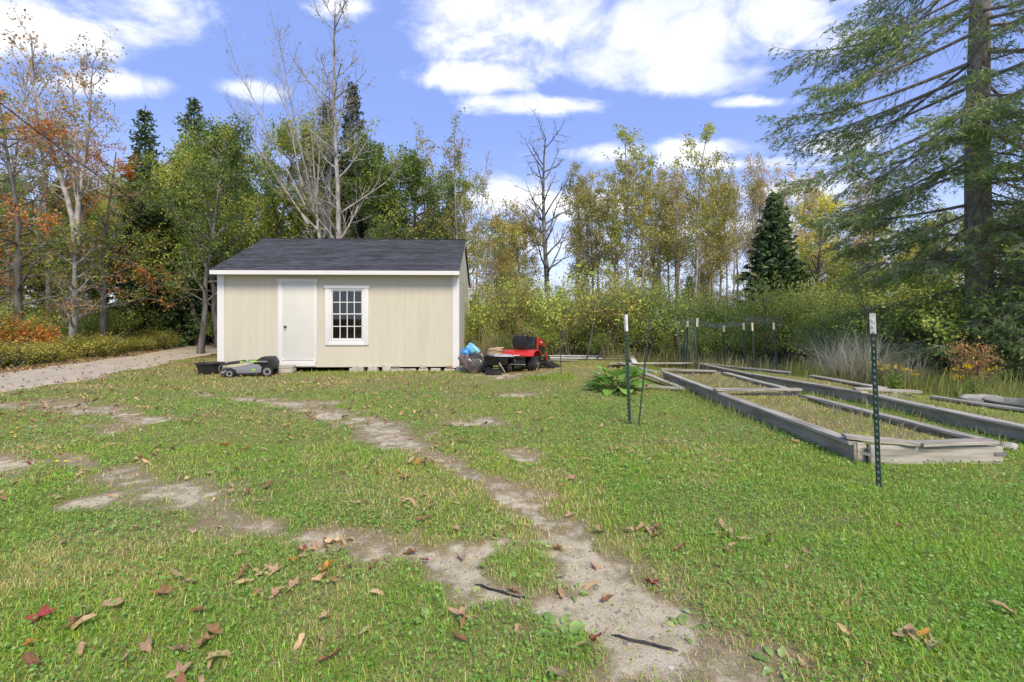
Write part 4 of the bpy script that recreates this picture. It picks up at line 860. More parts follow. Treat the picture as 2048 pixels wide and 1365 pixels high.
PROTO['tall_bare'] = tree_proto('tall_bare', tall, 22, 'bark_pale', dict(n=420, size=.085, spread=.06, pal=[((.20, .13, .05), 2), ((.15, .13, .05), 2)], sparse=.25))
dead = dict(levels=4, h=8.6, r=.15, seg=[11, 7, 5, 3], wig=[.035, .13, .2, .22], up=[.03, .09, .05, .02], side=[9, 5, 4, 3], n=[26, 5, 3], t0=[.28, .25, .2], ang=[58, 44, 42], len=[.27, .40, .42], rr=[.40, .5, .55], shape=[lambda t: 1.1 - .55 * t, ONE, ONE], tail=True)
PROTO['dead_dark'] = tree_proto('dead_dark', dead, 23, 'bark_dead', dict(n=150, size=.08, spread=.05, pal=TAN, sparse=.08))
fork = dict(levels=4, h=6, r=.13, seg=[8, 7, 5, 3], wig=[.03, .07, .12, .18], up=[.03, .05, .03, .02], side=[9, 5, 4, 3], n=[22, 7, 4], t0=[.15, .2, .2], ang=[50, 38, 40], len=[.30, .42, .45], rr=[.36, .5, .5], shape=[lambda t: 1.1 - .6 * t, ONE, ONE], tail=True)
PROTO['fork_birch'] = tree_proto('fork_birch', fork, 24, 'bark_pale', dict(n=2600, size=.085, spread=.09, pal=[((.17, .14, .05), 3), ((.22, .17, .05), 2), ((.36, .16, .04), 1)], sparse=.6),
    stems=[((0, 0, -.1), (.05, 0, 1), 4.6, .15), ((.22, 0, 4.2), (-.22, .02, 1), 7.0, .10), ((.22, 0, 4.2), (.12, -.05, 1), 6.6, .095)])
print('trees built')

def spruce_proto(name, H_, Lmax, seed, pal, whorl=.30, per=6, droop=-.18, shoot=(.26, .05), bare_in=.15, base=.25, bark='bark_dark', r0=.13):
    r = np.random.default_rng(seed); T = Tubes(); T.add(np.array([[0, 0, -.1], [.02, 0, H_ * .5], [0, 0, H_]]), [r0, r0 * .6, .01], 8)
    PP, DD = [], []; z = base
    while z < H_ - .1:
        u = z / H_; L = Lmax * (1 - u) ** .85 * r.uniform(.8, 1.1) + .1; az0 = r.uniform(0, 6.28)
        for k in range(per):
            az = az0 + k * 6.28 / per + r.uniform(-.35, .35); l = L * r.uniform(.65, 1.12); hd = np.array([math.cos(az), math.sin(az), 0]); up = droop + .75 * max(0, u - .45)
            n = max(3, int(l / .085)); s = np.linspace(0, 1, n + 1); pts = np.array([0, 0, z]) + hd * (s * l)[:, None]; pts[:, 2] += (up * s + .16 * s ** 3) * l
            T.add(pts[::max(1, n // 3)] if n > 5 else pts, np.linspace(.018 * (l + .3), .004, len(pts[::max(1, n // 3)] if n > 5 else pts)), 3)
            sd = np.array([-hd[1], hd[0], 0])
            for i in range(n + 1):
                if s[i] < bare_in: continue
                for sg in (-1, 1, r.choice([-1, 1])):
                    ln = .10 + .42 * l * (1 - s[i]) ** .8 * r.uniform(.5, 1.1); m = max(1, int(ln / (shoot[0] * .5))); dv = unit(hd * .75 + sd * sg * r.uniform(.6, 1.0) + np.array([0, 0, -.12 + r.normal() * .20]))
                    for q in range(m): PP.append(pts[i] + dv * (q + .4) * ln / m); DD.append(dv)
            PP.append(pts[-1]); DD.append(unit(hd + np.array([0, 0, .3])))
        z += whorl * r.uniform(.7, 1.15) * (1 - .55 * u)
    for k in range(5): PP.append(np.array([0, 0, H_ - .1 * k])); DD.append(np.array([.05, 0, 1.0]))
    PP, DD = np.array(PP), np.array(DD); n = len(PP); PP = PP + r.normal(size=(n, 3)) * .025
    Vs, Fs, Cs = [], [], []; b = 0
    for rep in range(2):
        V, Fq = leaf_quads(PP + r.normal(size=(n, 3)) * .03, shoot[0] * np.interp(PP[:, 2] / H_, [0, .6, 1], [1, .9, .45]), .6 if rep == 0 else -.1, shoot[1] / shoot[0] * 2.2, DD, r); Vs.append(V); Fs.append(Fq + b); b += len(V); Cs.append(np.repeat(pick_cols(n, pal, r, .25), 4, 0))
    return T.mesh(name + '_trunk', bark), fast_mesh(name + '_crown', np.concatenate(Vs), np.concatenate(Fs), 'needle', np.concatenate(Cs))
SPR = [((.040, .066, .026), 4), ((.056, .082, .032), 3), ((.028, .048, .020), 3), ((.09, .08, .035), .6)]
SPB = [((.040, .052, .028), 4), ((.030, .045, .022), 3), ((.075, .065, .040), 1.5)]
PROTO['spruce'] = spruce_proto('spruce', 8, 1.75, 31, SPR)
PROTO['spruce_tall'] = spruce_proto('spruce_tall', 11, 2.0, 32, SPB, bare_in=.25, whorl=.36)
PROTO['fir'] = spruce_proto('fir', 9, 1.5, 33, SPR, per=5, whorl=.33, shoot=(.24, .05))
PROTO['young_spruce'] = spruce_proto('young_spruce', 5.6, 1.35, 34, SPR, whorl=.22, per=7, droop=-.05, base=.12)

def bush_proto(name, seed, H_, W_, nst, nleaf, size, pal, pal2=None, bark='bark_grey', spread=.10, lean=.55, cut=.55):
    r = np.random.default_rng(seed); T = Tubes(); tips = []
    S = dict(levels=3, seg=[6, 4, 3], wig=[.09, .15, .2], up=[.05, .03, 0], side=[4, 3, 3], n=[7, 4], t0=[.25, .2], ang=[42, 45], len=[.42, .5], rr=[.5, .5], shape=[ONE, ONE], tail=True)
    for k in range(nst):
        a = r.uniform(0, 6.28); q = math.sqrt(r.uniform(0, 1)); grow(T, r, np.array([math.cos(a) * q * W_ * .28, math.sin(a) * q * W_ * .28, -.05]), np.array([math.cos(a) * lean * q, math.sin(a) * lean * q, 1.0]), H_ * r.uniform(.6, 1.0), .018 * H_ ** .5, 0, S, tips)
    tp_ = [tips[i] for i in r.integers(0, len(tips), nleaf)]; P_ = np.array([t[r.integers(0, len(t))] for t in tp_]) + r.normal(size=(nleaf, 3)) * spread
    P_[:, 2] = np.abs(P_[:, 2]); V, Fq = leaf_quads(P_, np.full(nleaf, size), .55, .7, r=r); cl = pick_cols(nleaf, pal, r)
    if pal2: m = vnoise(P_[:, 0] * 1.1 + 9, P_[:, 2] * 1.3 + P_[:, 1] + 9, seed) > cut; cl[m] = pick_cols(int(m.sum()), pal2, r)
    return T.mesh(name + '_stems', bark), fast_mesh(name + '_leaves', V, Fq, 'leaf', np.repeat(cl, 4, 0))
SH = [((.24, .285, .054), 4), ((.185, .24, .048), 4), ((.32, .33, .068), 2), ((.13, .18, .04), 2.5), ((.28, .21, .065), .7)]
DK = [((.10, .15, .036), 4), ((.145, .195, .042), 3), ((.21, .24, .05), 1)]
PROTO['shrub_bright'] = bush_proto('shrub_bright', 41, 2.5, 2.4, 14, 6500, .085, SH)
PROTO['shrub_mixed'] = bush_proto('shrub_mixed', 42, 2.6, 2.2, 13, 5500, .075, SH, RUST, cut=.52)
PROTO['shrub_fine'] = bush_proto('shrub_fine', 43, 2.9, 2.6, 26, 10000, .05, [((.20, .205, .04), 4), ((.255, .25, .05), 4), ((.145, .155, .034), 3)], spread=.09)
PROTO['shrub_dark'] = bush_proto('shrub_dark', 44, 2.2, 2.2, 12, 5500, .075, DK, SH, cut=.62)
PROTO['shrub_low'] = bush_proto('shrub_low', 45, .75, 1.5, 30, 4200, .05, [((.22, .21, .035), 4), ((.16, .175, .033), 4), ((.30, .24, .045), 2)], spread=.06, lean=.8)
PROTO['shrub_orange'] = bush_proto('shrub_orange', 46, 1.7, 1.5, 10, 2600, .075, OR, YG, cut=.45)
def put_shrub(kind, X, Y, s, label, group, name='shrub', sxy=None, cat='shrub'):
    tm, cm = PROTO[kind]; e = empty(name, (X, Y, hz(X, Y) - .02), random.uniform(0, 6.28), label, cat, group); q = sxy or s; e.scale = (q, q, s); place('stems', tm, e); place('foliage', cm, e); return e

# ---------------------------------------------------------------- the trees, placed
def XY(px, Y): return ((px - CX) * Y / FPX, Y)
def top_scale(py, Y, h): return (CH + (HY - py) * Y / FPX) / h
# --- left wood
X, Y = XY(140, 17); put_tree('fork_birch', 'grey_birch', X, Y, top_scale(75, Y, 11.6), 0.0, 'forked pale grey tree at the left with thin crown of orange and tan leaves')
X, Y = XY(40, 16.5); put_tree('maple_orange', 'orange_maple', X, Y, top_scale(190, Y, 8.9), 1.0, 'large orange maple at the far left edge beside the drive')
X, Y = XY(-60, 18); put_tree('maple_orange', 'orange_maple', X, Y, top_scale(140, Y, 8.9), 2.6, 'orange maple cut by the left edge of the view')
X, Y = XY(205, 19.5); put_tree('maple_orange', 'orange_maple', X, Y, top_scale(270, Y, 8.9), 4.2, 'orange maple just right of the forked grey tree')
X, Y = XY(182, 21); put_tree('birch_thin', 'white_birch', X, Y, top_scale(130, Y, 10.6), 2.0, 'slim white birch right behind the forked grey tree')
X, Y = XY(100, 20); put_tree('aspen_bare', 'bare_aspen', X, Y, top_scale(60, Y, 10.4), 1.0, 'thin bare tree left of the forked grey tree')
X, Y = XY(10, 20); put_tree('aspen_bare', 'bare_aspen', X, Y, top_scale(80, Y, 10.4), 3.0, 'thin bare tree at the far left edge')
X, Y = XY(290, 23); put_tree('fir', 'fir_tree', X, Y, top_scale(215, Y, 9), 0.5, 'pointed dark fir between orange maple and green maple')
X, Y = XY(388, 27); put_tree('fir', 'fir_tree', X, Y, top_scale(195, Y, 9), 2.5, 'dark fir top rising above the green maple left of the shed')
X, Y = XY(400, 19); put_tree('maple_green', 'green_maple', X, Y, top_scale(238, Y, 8.8), 0.8, 'green maple with slim trunk just left of the shed', sxy=.85)
# --- behind the shed
X, Y = XY(545, 24); put_tree('maple_yellow', 'green_maple', X, Y, top_scale(262, Y, 8.3), 1.9, 'broad yellow green maple rising behind the shed roof', sxy=1.25)
X, Y = XY(480, 26); put_tree('maple_yellow', 'green_maple', X, Y, top_scale(290, Y, 8.3), 4.9, 'yellow green maple behind the left end of the shed', sxy=1.2)
X, Y = XY(622, 20.5); put_tree('fan_bare', 'bare_tree', X, Y, 1.0, 0.0, 'bare silvery tree with stems fanning left behind the shed')
X, Y = XY(683, 19.5); put_tree('tall_bare', 'bare_tree', X, Y, top_scale(-25, Y, 13.4), 0.6, 'tallest pale straight tree with few leaves behind the shed', sxy=1.0)
X, Y = XY(705, 26); put_tree('spruce_tall', 'spruce_tree', X, Y, top_scale(165, Y, 11), 0.3, 'tall dark spruce behind the tallest bare tree', sxy=1.15)
X, Y = XY(652, 27); put_tree('spruce_tall', 'spruce_tree', X, Y, top_scale(205, Y, 11), 1.3, 'dark spruce left of the tallest bare tree')
X, Y = XY(755, 28); put_tree('spruce_tall', 'spruce_tree', X, Y, top_scale(290, Y, 11), 2.3, 'lower dark spruce right of the tallest bare tree', sxy=1.1)
X, Y = XY(790, 23); put_tree('maple_green', 'green_maple', X, Y, top_scale(315, Y, 8.8), 3.3, 'green tree behind the right half of the shed roof', sxy=.85)
for (px, Y, py, k, lb) in [(600, 25.5, 250, 'maple_yellow', 'yellow green maple between the bare trees behind the shed'), (760, 25, 300, 'maple_green', 'full green maple right of the tallest bare tree'), (830, 26, 330, 'maple_green', 'green maple behind the right roof slope'), (440, 22.5, 330, 'maple_green', 'green maple at the left roof corner'), (330, 24, 290, 'maple_yellow', 'yellow green maple between the two dark firs')]:
    X, Y = XY(px, Y); put_tree(k, 'green_maple', X, Y, top_scale(py, Y, 8.6), None, lb, sxy=1.15)
X, Y = XY(855, 25); put_tree('aspen_thin', 'thin_aspen', X, Y, top_scale(262, Y, 10.4), 0.3, 'thin tan leaved aspen left above the right shed roof end')
X, Y = XY(918, 25); put_tree('aspen_thin', 'thin_aspen', X, Y, top_scale(255, Y, 10.4), 2.3, 'thin tan leaved aspen over the right roof end', sxy=1.1)
X, Y = XY(950, 27); put_tree('aspen_bare', 'bare_aspen', X, Y, top_scale(320, Y, 10.4), 2.3, 'sparse aspen right of the shed roof end')
for (px, Y, py, k, s, lb) in [(965, 21, 420, 'maple_rust', .62, 'brownish green tree right behind the shed corner'), (1015, 22.5, 418, 'maple_rust', .6, 'brownish tree left of the dead dark tree'), (1040, 26, 470, 'maple_green', .55, 'small bright green tree beside the dead dark tree')]:
    if 'maple_rust' not in PROTO: PROTO['maple_rust'] = tree_proto('maple_rust', dict(broad, h=7, t0=[.1, .25, .2]), 6, 'bark_pale', dict(n=11000, size=.09, spread=.12, pal=RUST, pal2=OL, cut=.6))
    X, Y = XY(px, Y); put_tree(k, 'small_tree', X, Y, top_scale(py, Y, 7.3 if k == 'maple_rust' else 8.8), None, lb, sxy=s * 1.25)
for (px, Y, py, lb) in [(990, 19, 470, 'thin pale sapling with crooked stem right of the shed'), (962, 18.5, 500, 'thin grey sapling close to the shed corner')]:
    X, Y = XY(px, Y); put_tree('aspen_bare', 'sapling', X, Y, top_scale(py, Y, 10.4), None, lb)
X, Y = XY(1095, 21); put_tree('dead_dark', 'dead_tree', X, Y, top_scale(248, Y, 9.2), 2.2, 'dead leafless tree with dark and white bark in open sky', sxy=1.0)
# --- aspens right of centre
for (px, Y, py, k, lb) in [(1180, 27, 372, 'aspen_gold', 'gold leaved aspen just right of the dead tree'), (1252, 24, 250, 'aspen_olive', 'tallest olive aspen left of the gold pair'), (1290, 26, 300, 'aspen_gold', 'gold aspen between the two tall olive aspens'), (1330, 27, 330, 'aspen_olive', 'shorter olive aspen between the tall ones'),
                           (1378, 24.5, 262, 'aspen_olive', 'tall olive aspen right one of the tall two'), (1225, 29, 330, 'aspen_gold', 'gold aspen behind the tallest olive aspen'), (1418, 27, 350, 'aspen_gold', 'gold aspen on the right edge of the olive group')]:
    X, Y = XY(px, Y); put_tree(k, 'aspen', X, Y, top_scale(py, Y, 10.4), None, lb, group='aspens in leaf', sxy=1.05)
random.seed(5)
for i in range(46):
    px = random.uniform(1130, 1760); Y = random.uniform(25, 40); py = random.uniform(320, 400); k = random.choice(['aspen_thin', 'aspen_thin', 'aspen_bare', 'birch_thin', 'aspen_gold' if px < 1450 else 'aspen_thin'])
    X, Y = XY(px, Y); put_tree(k, 'thin_aspen', X, Y, top_scale(py, Y, 10.4), None, 'slender pale aspen with sparse tan leaves in the right hand wood', group='slender aspens of the right wood')
X, Y = XY(1548, 20); put_tree('young_spruce', 'young_spruce', X, Y, top_scale(378, Y, 5.7), 0.4, 'dark pointed young spruce standing alone before the aspens', sxy=1.25)
for (px, Y, py, lb) in [(1650, 21, 400, 'yellow leaved tree right of the young spruce'), (1735, 19, 420, 'yellow green tree behind the big spruce boughs')]:
    if 'maple_gold' not in PROTO: PROTO['maple_gold'] = tree_proto('maple_gold', dict(broad, h=7), 15, 'bark_grey', dict(n=7000, size=.10, spread=.11, pal=YEL, pal2=YG, cut=.5))
    X, Y = XY(px, Y); put_tree('maple_gold', 'yellow_tree', X, Y, top_scale(py, Y, 7.3), None, lb, sxy=.9)
# --- wood behind, both sides
for i in range(34):
    px = random.uniform(-120, 470); Y = random.uniform(22, 36); k = random.choice(['fir', 'spruce', 'spruce_tall', 'maple_green', 'maple_yellow', 'birch_thin', 'maple_rust']); h = {'fir': 9, 'spruce': 8, 'spruce_tall': 11}.get(k, 8.8 if k != 'birch_thin' else 10.4)
    X, Y = XY(px, Y); put_tree(k, {'fir': 'fir_tree', 'spruce': 'spruce_tree', 'spruce_tall': 'spruce_tree', 'birch_thin': 'white_birch'}.get(k, 'forest_tree'), X, Y, top_scale(random.uniform(300, 420), Y, h), None, {'fir': 'dark fir deep in the shaded left wood', 'spruce': 'dark spruce deep in the shaded left wood', 'spruce_tall': 'tall brownish spruce deep in the left wood', 'birch_thin': 'slim birch deep in the left wood', 'maple_green': 'green leafed tree deep in the left wood', 'maple_yellow': 'yellow green tree deep in the left wood', 'maple_rust': 'brownish tree deep in the left wood'}[k], group='trees deep in the left wood', sxy=1.0)
for i in range(16):
    px = random.uniform(440, 960); Y = random.uniform(27, 40); k = random.choice(['spruce_tall', 'maple_green', 'maple_yellow', 'spruce']); h = {'spruce': 8, 'spruce_tall': 11}.get(k, 8.8)
    X, Y = XY(px, Y); put_tree(k, 'spruce_tree' if 'spruce' in k else 'forest_tree', X, Y, top_scale(random.uniform(330, 450), Y, h), None, {'spruce': 'short dark spruce in the wood behind the shed', 'spruce_tall': 'brownish spruce in the wood behind the shed', 'maple_green': 'green tree in the wood behind the shed', 'maple_yellow': 'yellow green tree in the wood behind the shed'}[k], group='trees behind the shed', sxy=1.1)
for i in range(18):
    px = random.uniform(960, 1900); Y = random.uniform(34, 52); k = random.choice(['spruce', 'maple_rust', 'maple_rust', 'maple_yellow']); h = {'spruce': 8, 'maple_rust': 7.3}.get(k, 8.3)
    X, Y = XY(px, Y); put_tree(k, 'spruce_tree' if k == 'spruce' else 'forest_tree', X, Y, top_scale(random.uniform(490, 560), Y, h), None, {'spruce': 'small dark spruce far back among the aspens', 'maple_rust': 'brownish tree far back among the aspens', 'maple_yellow': 'yellow green tree far back among the aspens'}[k], group='far trees among the aspens', sxy=1.0)
for i in range(9):
    px = random.uniform(1820, 2250); Y = random.uniform(16, 26); k = random.choice(['maple_yellow', 'maple_gold', 'spruce']); X, Y = XY(px, Y); put_tree(k, 'forest_tree' if k != 'spruce' else 'spruce_tree', X, Y, top_scale(random.uniform(380, 480), Y, 8), None, {'spruce': 'dark spruce behind the big spruce trunk', 'maple_yellow': 'yellow green tree behind the big spruce trunk', 'maple_gold': 'golden tree behind the big spruce trunk'}[k], group='trees behind the big spruce')

# --- the big spruce at the right
def big_spruce():
    r = np.random.default_rng(77); T = Tubes(); W_ = Tubes(); H_ = 15.0
    tr_ = np.array([[0, 0, -.2], [.02, 0, 1.5], [-.02, .02, 5], [.03, 0, 9], [0, 0, H_]]); T.add(tr_, [.30, .25, .215, .165, .02], 16)
    PP, DD, SS, LO = [], [], [], []; z = .7
    while z < 12.5:
        u = z / H_; az = r.uniform(0, 6.28); L = np.interp(z, [.7, 3, 5, 6.4, 9, 12.5], [2.3, 2.8, 3.3, 4.0, 3.4, 1.9]) * r.uniform(.7, 1.1)
        if r.uniform() < .34: az = -math.pi / 2 + r.uniform(-.8, .8); L *= .62
        if math.cos(az) < -.3 and 5 < z < 9.8: L *= 1.05
        hd = np.array([math.cos(az), math.sin(az), 0]); sd = np.array([-hd[1], hd[0], 0]); n = int(L / .11); s = np.linspace(0, 1, n + 1)
        e0 = r.uniform(-.75, -.10) if z > 3.6 else r.uniform(-.35, .02); pts = np.array([0, 0, z]) + hd * (s * L)[:, None] + sd * (np.sin(s * 3 + az) * .10 * L * s)[:, None]; pts[:, 2] += L * (e0 * s + (.20 if z > 3 else .05) * s ** 2.5)
        T.add(pts[::3] if n > 8 else pts, np.linspace(.034 * (L / 3.5) + .006, .004, len(pts[::3] if n > 8 else pts)), 4)
        live = np.interp(z, [.7, 3, 4.5, 6.5, 9], [.10, .15, .26, .48, .45]) + r.uniform(-.1, .15)
        axes = [(pts, hd, sd, L, live)]
        for q_ in range(int(L * 1.9)):                      # side boughs
            a_ = r.uniform(.22, .85); i_ = int(a_ * n); sg = r.choice([-1, 1]); l2 = L * (1 - a_) * r.uniform(.45, .85) + .25; h2 = unit(hd + sd * sg * r.uniform(.45, 1.1)); n2_ = max(4, int(l2 / .11)); s2 = np.linspace(0, 1, n2_ + 1)
            p2 = pts[i_] + h2 * (s2 * l2)[:, None]; p2[:, 2] += l2 * (r.uniform(-.45, .0) * s2 - .12 * s2 ** 2); p2 += np.cumsum(r.normal(size=p2.shape) * .010, 0); T.add(p2[::2] if n2_ > 6 else p2, np.linspace(.012, .003, len(p2[::2] if n2_ > 6 else p2)), 3); axes.append((p2, h2, np.array([-h2[1], h2[0], 0]), l2, max(0, (live - a_) * L / l2)))
        for (ap, ah, asd, al, lv) in axes:
            m_ = len(ap) - 1
            for i in range(1, m_ + 1):
                sv = i / m_
                for sg in (-1, 1):
                    if r.uniform() < .15: continue
                    ln = (.13 + .16 * (1 - sv) * min(al, 2.2)) * r.uniform(.5, 1.35); dv = unit(ah * r.uniform(.3, 1.0) + asd * sg * r.uniform(.4, 1.0) + np.array([0, 0, r.uniform(-1.1, .15)])); m = max(2, int(ln / .085)); t = np.linspace(0, 1, m + 1)
                    tw = ap[i] + dv * (t * ln)[:, None]; tw[:, 2] -= .3 * ln * t ** 2; tw += r.normal(size=tw.shape) * .012
                    W_.add(tw[[0, m // 2, m]] if m > 1 else tw, [.0055, .004, .002][:3 if m > 1 else 2], 3)
                    if sv > lv or r.uniform() < .10:
                        for q in range(1, m + 1):
                            for rep in range(3): PP.append(tw[q] + r.normal(size=3) * .015); DD.append(unit(dv + asd * r.uniform(-.8, .8) + ah * r.uniform(-.1, .7) + np.array([0, 0, r.uniform(-.35, .35)]))); SS.append(r.uniform(.08, .18))
        z += np.interp(z, [.7, 4, 8, 12], [.042, .058, .108, .14]) * r.uniform(.5, 1.5)
    PP, DD, SS = np.array(PP), np.array(DD), np.array(SS); n = len(PP); Vs, Fs, Cs, b = [], [], [], 0
    PP = PP + DD * SS[:, None] * .45
    pal = [((.095, .140, .048), 4), ((.125, .175, .058), 3), ((.065, .098, .036), 3), ((.17, .215, .075), 1.0), ((.22, .15, .08), .4)]
    cl = pick_cols(n, pal, r, .25)
    for rep in range(2):
        V, Fq = leaf_quads(PP, SS, .7 if rep == 0 else -.2, .125, DD, r); Vs.append(V); Fs.append(Fq + b); b += len(V); Cs.append(np.repeat(cl, 4, 0))
    X, Y = XY(1958, 10.6); e = empty('big_spruce', (X, Y, hz(X, Y) - .05), 0, 'big old spruce with drooping boughs at the right', 'tree')
    place('trunk', T.mesh('big_spruce_trunk', 'bark_spruce'), e); place('twigs', W_.mesh('big_spruce_twigs', 'bark_pale'), e); place('crown', fast_mesh('big_spruce_crown', np.concatenate(Vs), np.concatenate(Fs), 'needle', np.concatenate(Cs)), e)
    print('big spruce shoots', n)
big_spruce()

# --- shrubs
random.seed(9)
for i in range(30):
    px = 945 + i * 31 + random.uniform(-12, 12); Y = random.uniform(15.2, 18.2) if px < 1350 else random.uniform(14.6, 17.6); k = random.choice(['shrub_bright', 'shrub_bright', 'shrub_mixed', 'shrub_mixed', 'shrub_dark']); X, Y = XY(px, Y)
    put_shrub(k, X, Y, random.choice([.42, .5, .6, .72, .85, 1.0]) * random.uniform(.9, 1.1), {'shrub_bright': 'bright green shrub in the thicket behind the garden', 'shrub_mixed': 'green and rust shrub in the thicket behind the garden', 'shrub_dark': 'dark green shrub in the thicket behind the garden'}[k], 'thicket behind the garden')
for i in range(38):
    px = random.uniform(930, 1900); Y = random.uniform(17.5, 23); k = random.choice(['shrub_bright', 'shrub_mixed', 'shrub_mixed', 'shrub_fine']); X, Y = XY(px, Y)
    put_shrub(k, X, Y, random.uniform(.5, .98), {'shrub_bright': 'tall bright shrub in the back row of the thicket', 'shrub_mixed': 'tall rusty green shrub in the back row of the thicket', 'shrub_fine': 'fine leaved olive shrub in the back row of the thicket'}[k], 'back row of the thicket')
X, Y = XY(1240, 16.3); put_shrub('shrub_fine', X, Y, .92, 'large rounded fine leaved olive shrub at the middle of the thicket', None, sxy=.95)
X, Y = XY(1285, 16.8); put_shrub('shrub_fine', X, Y, .86, 'second fine leaved olive shrub right of the rounded one', None, sxy=.9)
for i in range(22):                       # along the drive
    u = i / 21; x0 = -14.2 - .35 * max(0, u * 16 - 4) * .45 - random.uniform(0, 1.0); y0 = 9.5 + u * 14; k = random.choice(['shrub_low', 'shrub_low', 'shrub_low', 'shrub_bright'])
    put_shrub('shrub_low', x0, y0, random.uniform(.4, 1.2), 'low yellow green brush along the far side of the drive', 'low brush along the drive', 'low_brush', cat='brush')
for i in range(24):
    u = random.uniform(0, 1); x0 = -15.4 - u * 2.4 - random.uniform(0, 2.2); y0 = 9 + u * 16; k = random.choice(['shrub_dark', 'shrub_dark', 'shrub_mixed', 'shrub_bright'])
    put_shrub(k, x0, y0, random.uniform(.5, .85), {'shrub_dark': 'dark green undergrowth shrub beneath the left trees', 'shrub_mixed': 'rusty undergrowth shrub beneath the left trees', 'shrub_bright': 'bright green undergrowth shrub beneath the left trees'}[k], 'undergrowth of the left wood')
for (px, Y, s) in ((20, 15.6, 1.0), (75, 16.2, .8), (-60, 15.5, 1.1)):
    X, Y = XY(px, Y); put_shrub('shrub_orange', X, Y, s, 'orange leaved bush beneath the orange maples', 'orange bushes beneath the maples')
for i in range(14):
    px = random.uniform(400, 960); Y = random.uniform(19.5, 24); X, Y = XY(px, Y); put_shrub('shrub_dark', X, Y, random.uniform(.8, 1.1), 'dark shrub behind the shed', 'shrubs behind the shed')
for i in range(20):
    px = random.uniform(1680, 2180); Y = random.uniform(10.8, 15); X, Y = XY(px, Y); k = random.choice(['shrub_dark', 'shrub_dark', 'shrub_bright']); put_shrub(k, X, Y, random.uniform(.55, .95), {'shrub_dark': 'dark leafy undergrowth shrub around the big spruce', 'shrub_bright': 'bright leafy undergrowth shrub around the big spruce'}[k], 'undergrowth around the big spruce')

# ---------------------------------------------------------------- grass, weeds, fallen leaves
GCOL = [((.165, .255, .032), 5), ((.130, .220, .027), 4), ((.215, .290, .042), 4), ((.29, .28, .070), 2.2), ((.095, .170, .022), 1.5)]
GDRY = [((.36, .29, .13), 4), ((.29, .23, .10), 3), ((.24, .23, .075), 3), ((.42, .36, .19), 2)]
def dryness(x, y):
    d = fbm(x * .55, y * .55, 61, 3) * .9 + fbm(x * 2.3, y * 2.3, 63, 3) * .5 - .45
    d = d + .22 * sstep(.50, .68, fbm(x * 1.1 + 7, y * 1.1, 79, 4)) + .45 * np.exp(-((x - 1.5) ** 2 / 2.5 + (y - 12.6) ** 2 / 2.0)) + .30 * inbed(x, y) + .30 * np.clip(bare(x, y) * 2, 0, 1) + .22 * sstep(-2.5, -7, x) * sstep(8, 10, y) + .20 * np.exp(-((x - 4.6) ** 2 + (y - 3.9) ** 2) / .8)
    return d - .12 * sstep(.4, 1.8, x) * (y < 10)
SHED_C, SHED_A = np.array([-7.77, 12.80]), R(2)
def in_shed(x, y, mrg=.0):
    dx, dy = x + 7.77, y - 12.80; u = dx * math.cos(SHED_A) + dy * math.sin(SHED_A); v_ = -dx * math.sin(SHED_A) + dy * math.cos(SHED_A); return (u > -mrg) & (u < SW + mrg) & (v_ > -mrg + .1) & (v_ < SD + mrg)
def in_view(x, y, m=1.12): return (np.abs(x) < y * 1.06 * m + .4)
